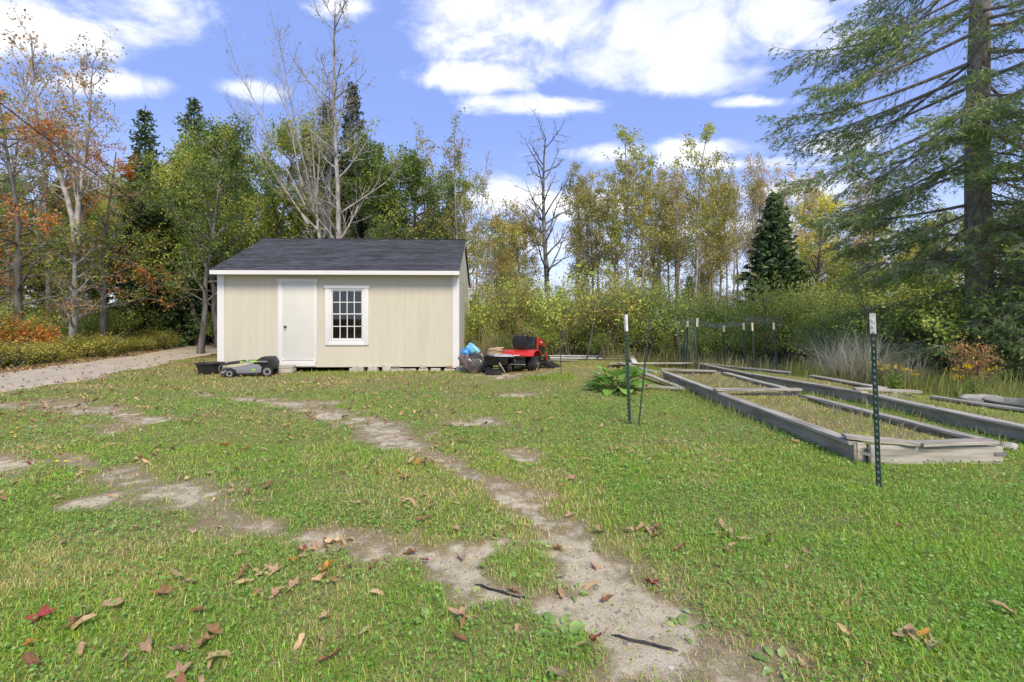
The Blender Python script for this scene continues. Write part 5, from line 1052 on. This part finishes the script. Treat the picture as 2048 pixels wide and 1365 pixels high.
def blades(n, y0, y1, h0, wd, segs, seed, lean=1.22):
    """scatter n blades between two distances, thinner where the ground is bare"""
    r = np.random.default_rng(seed); y = y0 + (y1 - y0) * r.uniform(0, 1, n); yy = np.sqrt(y0 ** 2 + (y1 ** 2 - y0 ** 2) * r.uniform(0, 1, n)); x = r.uniform(-1.1, 1.1, n) * (yy * 1.06 + .3); y = yy
    b = bare(x, y); d, wv = road_m(x, y); keep = (r.uniform(0, 1, n) > np.clip(b * 1.45 - .12, 0, .90)) & ~in_shed(x, y) & ((d > wv - .1) | (r.uniform(0, 1, n) < .02)) & (woods(x, y) < r.uniform(.15, .7, n)) & (x > -11.4 - (y > 13) * 0)
    tuft = fbm(x * 5, y * 5, 71, 2); thin = sstep(.50, .68, fbm(x * 1.1 + 7, y * 1.1, 79, 4)); keep &= r.uniform(0, 1, n) < (.45 + 1.1 * tuft) * (1 - .30 * thin)
    x, y, b, tuft = x[keep], y[keep], b[keep], tuft[keep]; n = len(x); z = height(x, y)
    hh = h0 * r.uniform(.45, 1.25, n) * (.55 + .9 * fbm(x * 1.6, y * 1.6, 73, 3)) * (1 - .45 * np.clip(b, 0, 1)); az = r.uniform(0, 6.28, n) + 1.2 * vnoise(x * 1.3, y * 1.3, 75); ln = lean * r.uniform(.35, 1.45, n)
    dx, dy = np.cos(az), np.sin(az); wv_ = wd * r.uniform(.6, 1.4, n); px, py = -dy * wv_ * .5, dx * wv_ * .5
    # let blades face the viewer as often as not
    tip = np.stack([x + dx * hh * np.sin(ln), y + dy * hh * np.sin(ln), z + hh * np.maximum(np.cos(ln), .12)], 1); base = np.stack([x, y, z - .004], 1); sd = np.stack([px, py, px * 0], 1)
    dr = np.clip(dryness(x, y) + r.normal(size=n) * .22, 0, 1); isdry = dr > .48; c = pick_cols(n, GCOL, r); c[isdry] = pick_cols(int(isdry.sum()), GDRY, r)
    lush = sstep(.45, .75, fbm(x * .8 + 40, y * .8, 81, 3))[:, None]; c = c * (1 - .22 * lush * np.array([1.0, .35, .8]))
    if segs == 2:
        mid = base + (tip - base) * .55 + np.stack([-dx * hh * .10, -dy * hh * .10, hh * .10], 1)
        V = np.stack([base - sd, base + sd, mid + sd * .8, mid - sd * .8, tip], 1).reshape(-1, 3); k = np.arange(n) * 5
        return V, [np.stack([k, k + 1, k + 2, k + 3], 1)], [np.stack([k + 3, k + 2, k + 4], 1)], np.repeat(c, 5, 0)
    V = np.stack([base - sd, base + sd, tip], 1).reshape(-1, 3); k = np.arange(n) * 3
    return V, [], [np.stack([k, k + 1, k + 2], 1)], np.repeat(c, 3, 0)
Vs, Q, Tn, Cs, b0 = [], [], [], [], 0
for a in [(125000, 1.55, 3.2, .050, .0036, 2, 1), (120000, 3.2, 5.5, .047, .0052, 2, 2), (125000, 5.5, 9, .046, .008, 1, 3), (120000, 9, 16.8, .055, .0125, 1, 4)]:
    V, q, t, c = blades(*a); Vs.append(V); Cs.append(c); Q += [f + b0 for f in q]; Tn += [f + b0 for f in t]; b0 += len(V)
tag(place('lawn_grass', fast_mesh('lawn_grass', np.concatenate(Vs), [np.concatenate(Q), np.concatenate(Tn)], 'grass', np.concatenate(Cs))), 'patchy green and straw coloured lawn grass', 'grass', kind='stuff')
# clover and other small round leaves between the blades
def clover(n, y0, y1, size, seed):
    r = np.random.default_rng(seed); y = np.sqrt(y0 ** 2 + (y1 ** 2 - y0 ** 2) * r.uniform(0, 1, n)); x = r.uniform(-1.1, 1.1, n) * (y * 1.06 + .3)
    k = (fbm(x * .9 + 3, y * .9, 91, 3) + .25 * (x > .8) + .15 * (x < -1.2) > r.uniform(.35, .85, n)) & (bare(x, y) < r.uniform(.05, .5, n)) & (woods(x, y) < .3) & ~inbed(x, y) & ~in_shed(x, y); d, wv = road_m(x, y); k &= d > wv
    x, y = x[k], y[k]; P_ = np.stack([x, y, height(x, y) + r.uniform(.012, .045, len(x))], 1); V, Fq = leaf_quads(P_, np.full(len(x), size), 1.1, .95, r=r); return V, Fq, np.repeat(pick_cols(len(x), [((.085, .175, .032), 4), ((.12, .215, .045), 3), ((.17, .24, .075), 1.5)], r), 4, 0)
Vs, Fs, Cs, b0 = [], [], [], 0
for a in ((60000, 1.55, 4.2, .017, 5), (50000, 4.2, 9.5, .028, 6)):
    V, f, c = clover(*a); Vs.append(V); Fs.append(f + b0); Cs.append(c); b0 += len(V)
tag(place('clover', fast_mesh('clover', np.concatenate(Vs), np.concatenate(Fs), 'grass', np.concatenate(Cs))), 'small clover leaves mixed into the lawn', 'clover', kind='stuff')

# dry weeds and tall grass at the edges of the garden
def weeds(areas, seed):
    r = np.random.default_rng(seed); Vs, Fs, Cs, b0 = [], [], [], 0
    for (cx_, cy_, rx, ry, n, h, pal, spread) in areas:
        a = r.uniform(0, 6.28, n); q = np.sqrt(r.uniform(0, 1, n)); x = cx_ + np.cos(a) * q * rx; y = cy_ + np.sin(a) * q * ry; z = height(x, y); hh = h * r.uniform(.4, 1.15, n); az = r.uniform(0, 6.28, n); ln = spread * r.uniform(.1, 1.2, n); d = np.stack([np.cos(az), np.sin(az)], 1); wd = r.uniform(.004, .010, n)
        rows = []
        for u, wf in ((0, .7), (.35, 1), (.7, .7), (1, .15)):
            out = hh * np.sin(ln) * u ** 1.6; zz_ = hh * (u * np.cos(ln * .6) - .25 * np.sin(ln) * u ** 3); p = np.stack([x + d[:, 0] * out, y + d[:, 1] * out, z + zz_], 1); s = np.stack([-d[:, 1], d[:, 0], d[:, 0] * 0], 1) * (wd * wf)[:, None]; s = s * .5 + np.stack([wd * wf, wd * 0, wd * 0], 1) * .5
            rows += [p - s, p + s]
        V = np.stack(rows, 1).reshape(-1, 3); k = np.arange(n)[:, None] * 8; Fq = np.concatenate([k + np.array([[2 * i, 2 * i + 1, 2 * i + 3, 2 * i + 2]]) for i in range(3)]); Vs.append(V); Fs.append(Fq + b0); b0 += len(V); Cs.append(np.repeat(pick_cols(n, pal, r), 8, 0))
    return np.concatenate(Vs), np.concatenate(Fs), np.concatenate(Cs)
WD = [((.26, .22, .13), 4), ((.21, .18, .10), 3), ((.30, .26, .17), 2)]; WG = [((.15, .19, .05), 4), ((.20, .23, .07), 3), ((.28, .25, .10), 2)]; WGY = [((.30, .28, .23), 4), ((.24, .23, .18), 3), ((.17, .19, .12), 3)]
V, f, c = weeds([(.0, 15.6, 1.8, .7, 800, .7, WD + WG, 1.0), (2.2, 16.2, 1.6, .5, 600, .6, WG + WD, 1.0), (4.6, 14.6, 1.6, .9, 1100, .6, WG + WD, 1.1), (6.4, 13.0, 1.5, 1.2, 1200, .5, WG + WD, 1.1), (8.4, 9.4, 1.1, 1.6, 1900, .5, WG, .7), (8.2, 7.4, .7, .9, 900, .42, WG, .7), (7.2, 11.2, .7, 1.3, 900, .5, WG, .7),
                 (6.05, 7.0, .35, 2.0, 500, .16, WG, .9), (5.35, 8.0, .3, 3.2, 900, .18, WG, .9), (3.28, 8.5, .12, 2.6, 500, .16, WG, .9), (-3.0, 12.55, 2.6, .10, 260, .13, GCOL, .9), (.9, 11.2, .6, .3, 300, .2, GCOL, .8), (4.2, 9.6, .5, 1.4, 350, .16, WD, .9), (4.15, 6.3, .5, 1.4, 400, .16, WD, .9)], 101)
tag(place('tall_weeds', fast_mesh('tall_weeds', V, f, 'grass', c)), 'tall grass and weeds around the garden beds', 'weeds', kind='stuff')
def weed_clump(name, X, Y, n, h, rad, pal, spread, label, seed, cat='weed'):
    V, f, c = weeds([(X, Y, rad, rad, n, h, pal, spread)], seed); V = V - np.array([X, Y, hz(X, Y)]); o = place(name, fast_mesh(name, V, f, 'grass', c), None, (X, Y, hz(X, Y))); tag(o, label, cat); return o
X, Y = XY(1705, 10.6); weed_clump('dry_weed_clump', X, Y, 1500, 1.25, .55, WGY, 1.25, 'big tangled grey dry weed clump behind the long bed', 103)
X, Y = XY(1780, 10.2); weed_clump('dry_weed_clump', X, Y, 900, .85, .55, WGY, 1.3, 'lower grey dry weed clump right of the big one', 104)
X, Y = XY(1215, 15.0); weed_clump('grass_plume', X, Y, 160, 1.25, .18, WD, .8, 'pale feathery grass plume behind the lone lawn post', 105)
X, Y = XY(1045, 15.6); weed_clump('grass_plume', X, Y, 240, 1.4, .25, WD, .8, 'pale dry grass plume behind the tractor', 106)
X, Y = XY(975, 15.3); weed_clump('grass_plume', X, Y, 380, 1.2, .35, WD, .8, 'dry tan weeds behind the soil bags', 107)
# orange shrub and goldenrod at the right
PROTO['rust_bush'] = bush_proto('rust_bush', 47, 1.15, .8, 9, 1500, .055, [((.34, .17, .06), 4), ((.26, .15, .06), 3), ((.44, .27, .07), 2), ((.14, .15, .04), 1.5)], spread=.05, lean=.45)
X, Y = XY(1922, 9.0); put_shrub('rust_bush', X, Y, .88, 'orange brown leafy bush before the big spruce', None, 'rusty_bush', sxy=.62)
def goldenrod(X, Y, seed, label):
    r = np.random.default_rng(seed); T = Tubes(); LP, FP = [], []
    for k in range(9):
        a = r.uniform(0, 6.28); t = np.linspace(0, 1, 6); l = r.uniform(.35, .6); p = np.stack([np.cos(a) * t ** 1.5 * .25, np.sin(a) * t ** 1.5 * .2, t * l], 1); T.add(p, np.linspace(.005, .002, 6), 4)
        for q in range(22): u = r.uniform(.1, .8); LP.append(p[int(u * 5)] + r.normal(size=3) * .05)
        for q in range(26): u = r.uniform(0, 1); FP.append(p[5] + np.array([math.cos(a) * u * .20, math.sin(a) * u * .12, -.02 * u + .03]) + r.normal(size=3) * .018)
    e = empty('goldenrod', (X, Y, hz(X, Y)), 0, label, 'flower'); place('stem', T.mesh('goldenrod_stem', 'stem_green'), e)
    V, f = leaf_quads(np.array(LP), np.full(len(LP), .09), .4, .3, r=r); place('foliage', fast_mesh('goldenrod_leaves', V, f, 'leaf', np.repeat(pick_cols(len(LP), GR, r), 4, 0)), e)
    V, f = leaf_quads(np.array(FP), np.full(len(FP), .022), .4, .9, r=r); place('flower_head', fast_mesh('goldenrod_flowers', V, f, 'leaf', np.repeat(pick_cols(len(FP), [((.42, .30, .015), 3), ((.34, .25, .015), 2)], r), 4, 0)), e)
X, Y = XY(1955, 8.3); goldenrod(X, Y, 5, 'yellow goldenrod flowering above the pale stone')
X, Y = XY(1790, 9.2); goldenrod(X, Y, 6, 'small yellow goldenrod beside the grey weeds')

# broad-leaved plants
def big_leaf(L, W_, seed, wav=.05, fold=.12, nu=9, nv=6):
    r = np.random.default_rng(seed); V = []; o = r.uniform(0, 6)
    for i in range(nu):
        u = i / (nu - 1); wd = W_ * (math.sin(math.pi * min(1, u * .93 + .07)) ** .75) * (1.12 - .45 * u) + .002
        for j in range(nv):
            v_ = -1 + 2 * j / (nv - 1); V.append((u * L, v_ * wd * .5 * (1 + .10 * math.sin(u * 23 + o)), abs(v_) * fold * wd - L * .32 * u * u + wav * W_ * math.sin(u * 13 + v_ * 4 + o) * abs(v_)))
    f = [(i * nv + j, (i + 1) * nv + j, (i + 1) * nv + j + 1, i * nv + j + 1) for i in range(nu - 1) for j in range(nv - 1)]; return np.array(V), np.array(f)
def rosette(name, X, Y, n, L, W_, pal, label, seed, cat, lift=(15, 70), stalk=.0, rot=None):
    r = np.random.default_rng(seed); e = empty(name, (X, Y, hz(X, Y)), 0, label, cat); ms = []
    for k in range(4):
        V, f = big_leaf(L, W_, seed * 7 + k); c = pick_cols(1, pal, r, gain=1.9)[0]; cc = np.tile(c, (len(V), 1)) * (1 + .10 * np.sin(V[:, :1] * 60)); vein = np.abs(V[:, 1]) < W_ * .04; cc[vein] *= 1.35; ms.append(fast_mesh('leaf', V, f, 'leaf', np.clip(cc, 0, 1), smooth=True))
    for k in range(n):
        az = k * 2.4 + r.uniform(-.4, .4); el = R(r.uniform(*lift)); s = r.uniform(.6, 1.1); st_ = stalk * r.uniform(.5, 1.2); base = Vector((math.cos(az) * .04, math.sin(az) * .04, 0)); tp_ = base + Vector((math.cos(az) * math.cos(el), math.sin(az) * math.cos(el), math.sin(el))) * st_
        lf = place('leaf', ms[k % 4], e, tp_, (r.uniform(-.3, .3), -el * .8, az), (s, s, s))
        if st_ > .05: MB().tube([base, base.lerp(tp_, .5) + Vector((0, 0, .02)), tp_], [.012, .010, .007], 6).build('stalk', 'stem_green', e)
    return e
RB = [((.13, .235, .045), 3), ((.17, .28, .06), 3), ((.10, .19, .04), 2)]
X, Y = gp(1238, 790); rosette('broadleaf_plant', X + .1, Y + .5, 34, .38, .36, RB, 'big leafy green plant sprawling behind the lone lawn post', 3, 'plant', (8, 62), .36)
PLT = [((.19, .26, .085), 3), ((.23, .29, .11), 2), ((.15, .22, .065), 2)]
for i, (px, py, n, L, lb) in enumerate([(1120, 1265, 15, .085, 'largest plantain weed in the bare dirt near the bottom'), (985, 1200 - 60, 10, .06, 'plantain weed above the left edging strip'), (960, 1040, 12, .06, 'upper plantain weed clump between the wheel tracks'), (1010, 1085, 14, .065, 'plantain clump at the middle between the wheel tracks'), (1140, 1185, 7, .055, 'small plantain at the left edge of the sandy patch'),
                                       (865, 1255, 8, .07, 'plantain weed in the grass at the bottom middle'), (1365, 1260, 9, .07, 'plantain at the right edge of the sandy patch'), (1050, 1150, 10, .06, 'plantain right of the left edging strip'), (935, 1195, 5, .05, 'tiny plantain left of the edging strip'), (1560, 1330, 9, .08, 'plantain in lush grass at the bottom right')]):
    X, Y = gp(px, py); rosette('plantain_weed', X, Y, n, L, L * .55, PLT, lb, 30 + i, 'weed', (4, 32), .012)
for i, (px, py, n, L, lb) in enumerate([(930, 1015, 8, .05, 'small plantain at the top of the weed strip between tracks'), (1035, 1045, 9, .055, 'plantain right in the weed strip between tracks'), (985, 1065, 10, .06, 'plantain in the centre of the weed strip between tracks'), (1075, 1100, 9, .055, 'plantain low right in the weed strip between tracks'), (1010, 1120, 8, .055, 'plantain low in the weed strip between tracks'), (1095, 1160, 8, .055, 'plantain at the lower end of the weed strip'), (1130, 1290, 9, .065, 'plantain just below the largest plantain'), (1400, 1235, 8, .07, 'plantain in lush grass right of the sandy patch')]):
    X, Y = gp(px, py); rosette('plantain_weed', X, Y, n, L, L * .6, PLT, lb, 60 + i, 'weed', (4, 35), .012)
rp = np.random.default_rng(404); yq = np.sqrt(1.6 ** 2 + (9 ** 2 - 1.6 ** 2) * rp.uniform(0, 1, 60000)); xq = rp.uniform(-1.05, 1.05, 60000) * yq; kq = bare(xq, yq) > rp.uniform(.45, .95, 60000); xq, yq = xq[kq][:5200], yq[kq][:5200]; nq = len(xq); zq = height(xq, yq); sq = rp.uniform(.003, .010, nq) * (1 + .6 * (rp.uniform(0, 1, nq) > .93)); oc = np.array([[1, 0, 0], [0, 1, 0], [-1, 0, 0], [0, -1, 0], [0, 0, .7], [0, 0, -.7]], float); Vq = oc[None] * sq[:, None, None] * rp.uniform(.6, 1.3, (nq, 6, 1)) + np.stack([xq, yq, zq + sq * .25], 1)[:, None]; fo = np.array([[0, 1, 4], [1, 2, 4], [2, 3, 4], [3, 0, 4]]); Fp = (fo[None] + (np.arange(nq) * 6)[:, None, None]).reshape(-1, 3)
tag(place('pebbles', fast_mesh('pebbles', Vq.reshape(-1, 3), Fp, 'dry_leaf', np.repeat(pick_cols(nq, [((.42, .38, .31), 4), ((.30, .27, .22), 3), ((.52, .49, .43), 2)], rp, .2, 1.0), 6, 0))), 'small pebbles and crumbs on the bare wheel tracks', 'pebbles', kind='stuff')
# dandelions
for i, (px, py, lb) in enumerate([(35, 866, 'upper yellow dandelion at the left lawn edge'), (24, 875, 'middle yellow dandelion at the left lawn edge'), (30, 884, 'lowest of three yellow dandelions at the left'), (115, 935, 'yellow dandelion beside the bare patch at left'), (132, 934, 'second yellow dandelion beside the bare patch at left')]):
    X, Y = gp(px, py); e = empty('dandelion', (X, Y, hz(X, Y)), 0, lb, 'flower'); MB().tube([(0, 0, 0), (.004, 0, .03), (.002, 0, .062)], .002, 5).build('stem', 'stem_green', e)
    MB().lathe([(.003, .06), (.013, .066), (.019, .072), (.012, .077), (.002, .079)], 10).build('flower_head', 'yellow_label', e, smooth=True)

# fallen leaves: three outlines, curled
def leaf_mesh(name, seed, lobes, curl, pal):
    r = np.random.default_rng(seed); n = 22; out = []
    for k in range(n):
        a = k / n * 2 * math.pi
        if lobes: rad = .5 * (.50 + .50 * abs(math.cos(lobes * a / 2)) ** 1.4) * (1 - .25 * (abs(a - math.pi) < .5))
        else: rad = .5 * (.42 + .58 * abs(math.cos(a)) ** 1.6)
        rad *= r.uniform(.78, 1.12); out.append((rad * math.cos(a), rad * math.sin(a) * (.95 if lobes else .85)))
    V = [(0, 0, 0)]; mid = [(x * .5, y * .5) for x, y in out]; kk = (1.6 + 2.4 * curl) * r.uniform(.8, 1.2); tw = r.uniform(-1.5, 1.5); bx_ = r.uniform(-.8, .8)
    for (x, y) in mid + out: V.append((x, y, r.uniform(-.035, .035)))
    W2 = []
    for (x, y, z) in V:
        yy = math.sin(kk * y) / kk; zz2 = (1 - math.cos(kk * y)) / kk + z + bx_ * x * x; a = tw * x; W2.append((x, yy * math.cos(a) - zz2 * math.sin(a), yy * math.sin(a) + zz2 * math.cos(a)))
    V = W2; f3 = [(0, 1 + k, 1 + (k + 1) % n) for k in range(n)]; f4 = [(1 + k, 1 + n + k, 1 + n + (k + 1) % n, 1 + (k + 1) % n) for k in range(n)]
    st_ = len(V); V += [(-.40, .0, .02), (-.41, .02, .02), (-.85, .05, .10), (-.85, .04, .11)]; f4.append((st_, st_ + 1, st_ + 2, st_ + 3))
    c = pick_cols(1, pal, r, gain=1.15)[0]; cols = np.tile(c, (len(V), 1)) * r.uniform(.72, 1.15, (len(V), 1)); return np.array(V), np.array(f3), np.array(f4), cols
FT = [((.46, .32, .185), 3), ((.40, .27, .15), 3), ((.52, .39, .25), 2)]; FB = [((.30, .17, .085), 3), ((.24, .13, .065), 2)]; FR = [((.24, .045, .045), 2), ((.30, .07, .05), 1)]; FO = [((.50, .24, .06), 2)]
LEAVES = []
for i, (lob, cu, pal, nm) in enumerate([(0, 1.0, FT, 'tan'), (5, .9, FT, 'tan'), (0, 1.6, FT, 'tan'), (5, 1.5, FT, 'tan'), (3, .7, FT, 'tan'), (0, 1.3, FB, 'brown'), (5, 1.1, FB, 'brown'), (5, .6, FR, 'red'), (3, .8, FO, 'orange'), (0, .5, FT, 'tan')]):
    V, a3, a4, c = leaf_mesh('l', 200 + i, lob, cu, pal); LEAVES.append((V, a3, a4, c, nm, fast_mesh('fallen_leaf', V, [a3, a4], 'dry_leaf', c, smooth=True)))
r = np.random.default_rng(300)
def scatter_leaves(n, y0, y1, r):
    y = np.sqrt(y0 ** 2 + (y1 ** 2 - y0 ** 2) * r.uniform(0, 1, n)); x = r.uniform(-1.02, 1.02, n) * (y * 1.06); d, wv = road_m(x, y)
    cl = fbm(x * 1.2, y * 1.2, 111, 3); wt = (.20 + .9 * sstep(1.2, -1.5, x)) * sstep(.30, .62, cl) + .12; wt = wt + .6 * sstep(-4, -8, x) * (y > 8); k = (r.uniform(0, 1, n) < wt) & (woods(x, y) < .4) & ~in_shed(x, y, .1) & (d > wv - .2) & ~inbed(x, y)
    return x[k], y[k]
x, y = scatter_leaves(2600, 1.7, 7.0, r); kn_ = r.uniform(0, 1, len(x)) < np.clip(3.2 / y, .25, 1) ** 1.5; x, y = x[kn_][:190], y[kn_][:190]; x[150:], y[150:] = r.uniform(-2.2, 1.9, len(x[150:])), r.uniform(1.95, 3.4, len(x[150:])); cc_ = r.integers(0, len(x), 27); dx_ = np.repeat(x[cc_], 4) + r.normal(size=108) * .13; dy_ = np.repeat(y[cc_], 4) + r.normal(size=108) * .10; x = np.concatenate([x, dx_]); y = np.concatenate([y, dy_]); o_ = np.argsort(y)
for k in o_:
    li = int(r.choice(len(LEAVES), p=np.array([4, 3, 3, 2, 2, 2, 2, .5, .8, 2.5]) / 21.8)); me = LEAVES[li][5]; s = float(r.uniform(.05, .105)); nm = LEAVES[li][4]
    o = place('fallen_leaf', me, None, (x[k], y[k], hz(x[k], y[k]) + s * .10 + (.006 if float(bare(x[k:k + 1], y[k:k + 1])[0]) > .35 else .020)), (r.uniform(-.6, .6), r.uniform(-.6, .6), r.uniform(0, 6.28)), (s * r.uniform(.9, 1.4), s, s))
    tag(o, f'curled {nm} fallen leaf lying on the front lawn', 'leaf', 'fallen leaves on the front lawn')
X, Y = gp(82, 1248); tag(place('fallen_leaf', LEAVES[7][5], None, (X, Y, hz(X, Y) + .035), (.2, -.3, .6), (.13, .11, .11)), 'large dark red leaf at the lower left corner', 'leaf')
X, Y = gp(850, 1126); tag(place('fallen_leaf', LEAVES[7][5], None, (X, Y, hz(X, Y) + .025), (.1, .2, 2.2), (.07, .07, .07)), 'dark red leaf at the left wheel track', 'leaf')
x, y = scatter_leaves(5200, 6.5, 16, r); xs2 = -13.15 - np.maximum(0, 0) + r.normal(size=2600) * .28; t_ = r.uniform(7, 22, 2600)
rd = np.array(ROAD); cxr = np.interp(t_, rd[:, 1], rd[:, 0]) - 1.55 + r.normal(size=2600) * .30 - .15; x = np.concatenate([x, cxr]); y = np.concatenate([y, t_])
xr = r.uniform(-13, -9.8, 260); yr = r.uniform(8, 20, 260); x = np.concatenate([x, xr]); y = np.concatenate([y, yr])
Vs, A3, A4, Cs, b0 = [], [], [], [], 0
for i in range(len(x)):
    V, a3, a4, c, nm, me = LEAVES[r.choice([0, 1, 2, 3, 4, 5, 6, 9])]; s = r.uniform(.045, .10); a = r.uniform(0, 6.28, 3) * np.array([.12, .12, 1]); m = np.array(Euler(a).to_matrix()); z = hz(x[i], y[i]) if False else 0; Vs.append((V * s) @ m.T + np.array([x[i], y[i], 0])); A3.append(a3 + b0); A4.append(a4 + b0); Cs.append(c * r.uniform(.75, 1.15)); b0 += len(V)
zz_ = height(x, y) + .035; V = np.concatenate(Vs); V[:, 2] += np.repeat(zz_, len(LEAVES[0][0])); tag(place('leaf_litter', fast_mesh('leaf_litter', V, [np.concatenate(A3), np.concatenate(A4)], 'dry_leaf', np.concatenate(Cs))), 'small fallen leaves strewn over the far lawn and drive edge', 'leaf litter', kind='stuff')
LAND = [(-200, 'at the far left edge'), (60, 'near the orange maple'), (200, 'near the forked grey tree'), (330, 'left of the shed'), (500, 'behind the left roof end'), (660, 'behind the roof middle'), (800, 'behind the right roof half'), (940, 'behind the shed corner'), (1050, 'behind the tractor'), (1150, 'near the dead tree'), (1255, 'behind the lone lawn post'), (1390, 'behind the netting enclosure'), (1540, 'near the young spruce'), (1650, 'right of the young spruce'), (1750, 'behind the nearest post'), (1900, 'beside the big spruce'), (2100, 'at the far right edge')]
ORD = ['first', 'second', 'third', 'fourth', 'fifth', 'sixth', 'seventh', 'eighth', 'ninth', 'tenth', 'eleventh', 'twelfth']
bylab = {}
for o in [o for o in col.objects if o.parent is None and 'group' in o and o.get('category') in ('tree', 'shrub', 'brush')]: bylab.setdefault(o['label'], []).append(o)
for lb, os_ in bylab.items():
    if len(os_) < 2: continue
    zones = {}
    for o in os_:
        px = CX + o.location.x / o.location.y * FPX; zones.setdefault(min(LAND, key=lambda q: abs(q[0] - px))[1], []).append((px, o))
    short = ' '.join(lb.split()[:6]) if len(lb.split()) > 8 else lb
    for zn, lst in zones.items():
        for i_, (px, o) in enumerate(sorted(lst, key=lambda q: q[0])):
            base = lb if len(lb.split()) + len(zn.split()) <= 11 else ' '.join(lb.split(' in the ')[0].split(' along the ')[0].split(' deep in')[0].split(' beneath the')[0].split(' around the')[0].split(' far back')[0].split(' behind the')[0].split()[:8])
            o['label'] = base + ' ' + zn + (', ' + ORD[min(i_, 11)] + ' from the left' if len(lst) > 1 else '')
for o in [o for o in col.objects if o.get('group') == 'fallen leaves on the front lawn']:
    q = o.location; b_ = float(bare(np.array([q.x]), np.array([q.y]))[0]); where = 'on bare dirt of the wheel tracks' if b_ > .45 else ('on the right lawn by the nearest bed' if q.x > 1.6 else ('in grass left of the wheel tracks' if q.x < -1.0 else 'in grass between the wheel tracks')); o['label'] = ' '.join(o['label'].split()[:4]) + ' ' + where
tri = sum(len(m.polygons) for m in bpy.data.meshes); print('faces in all meshes', tri)
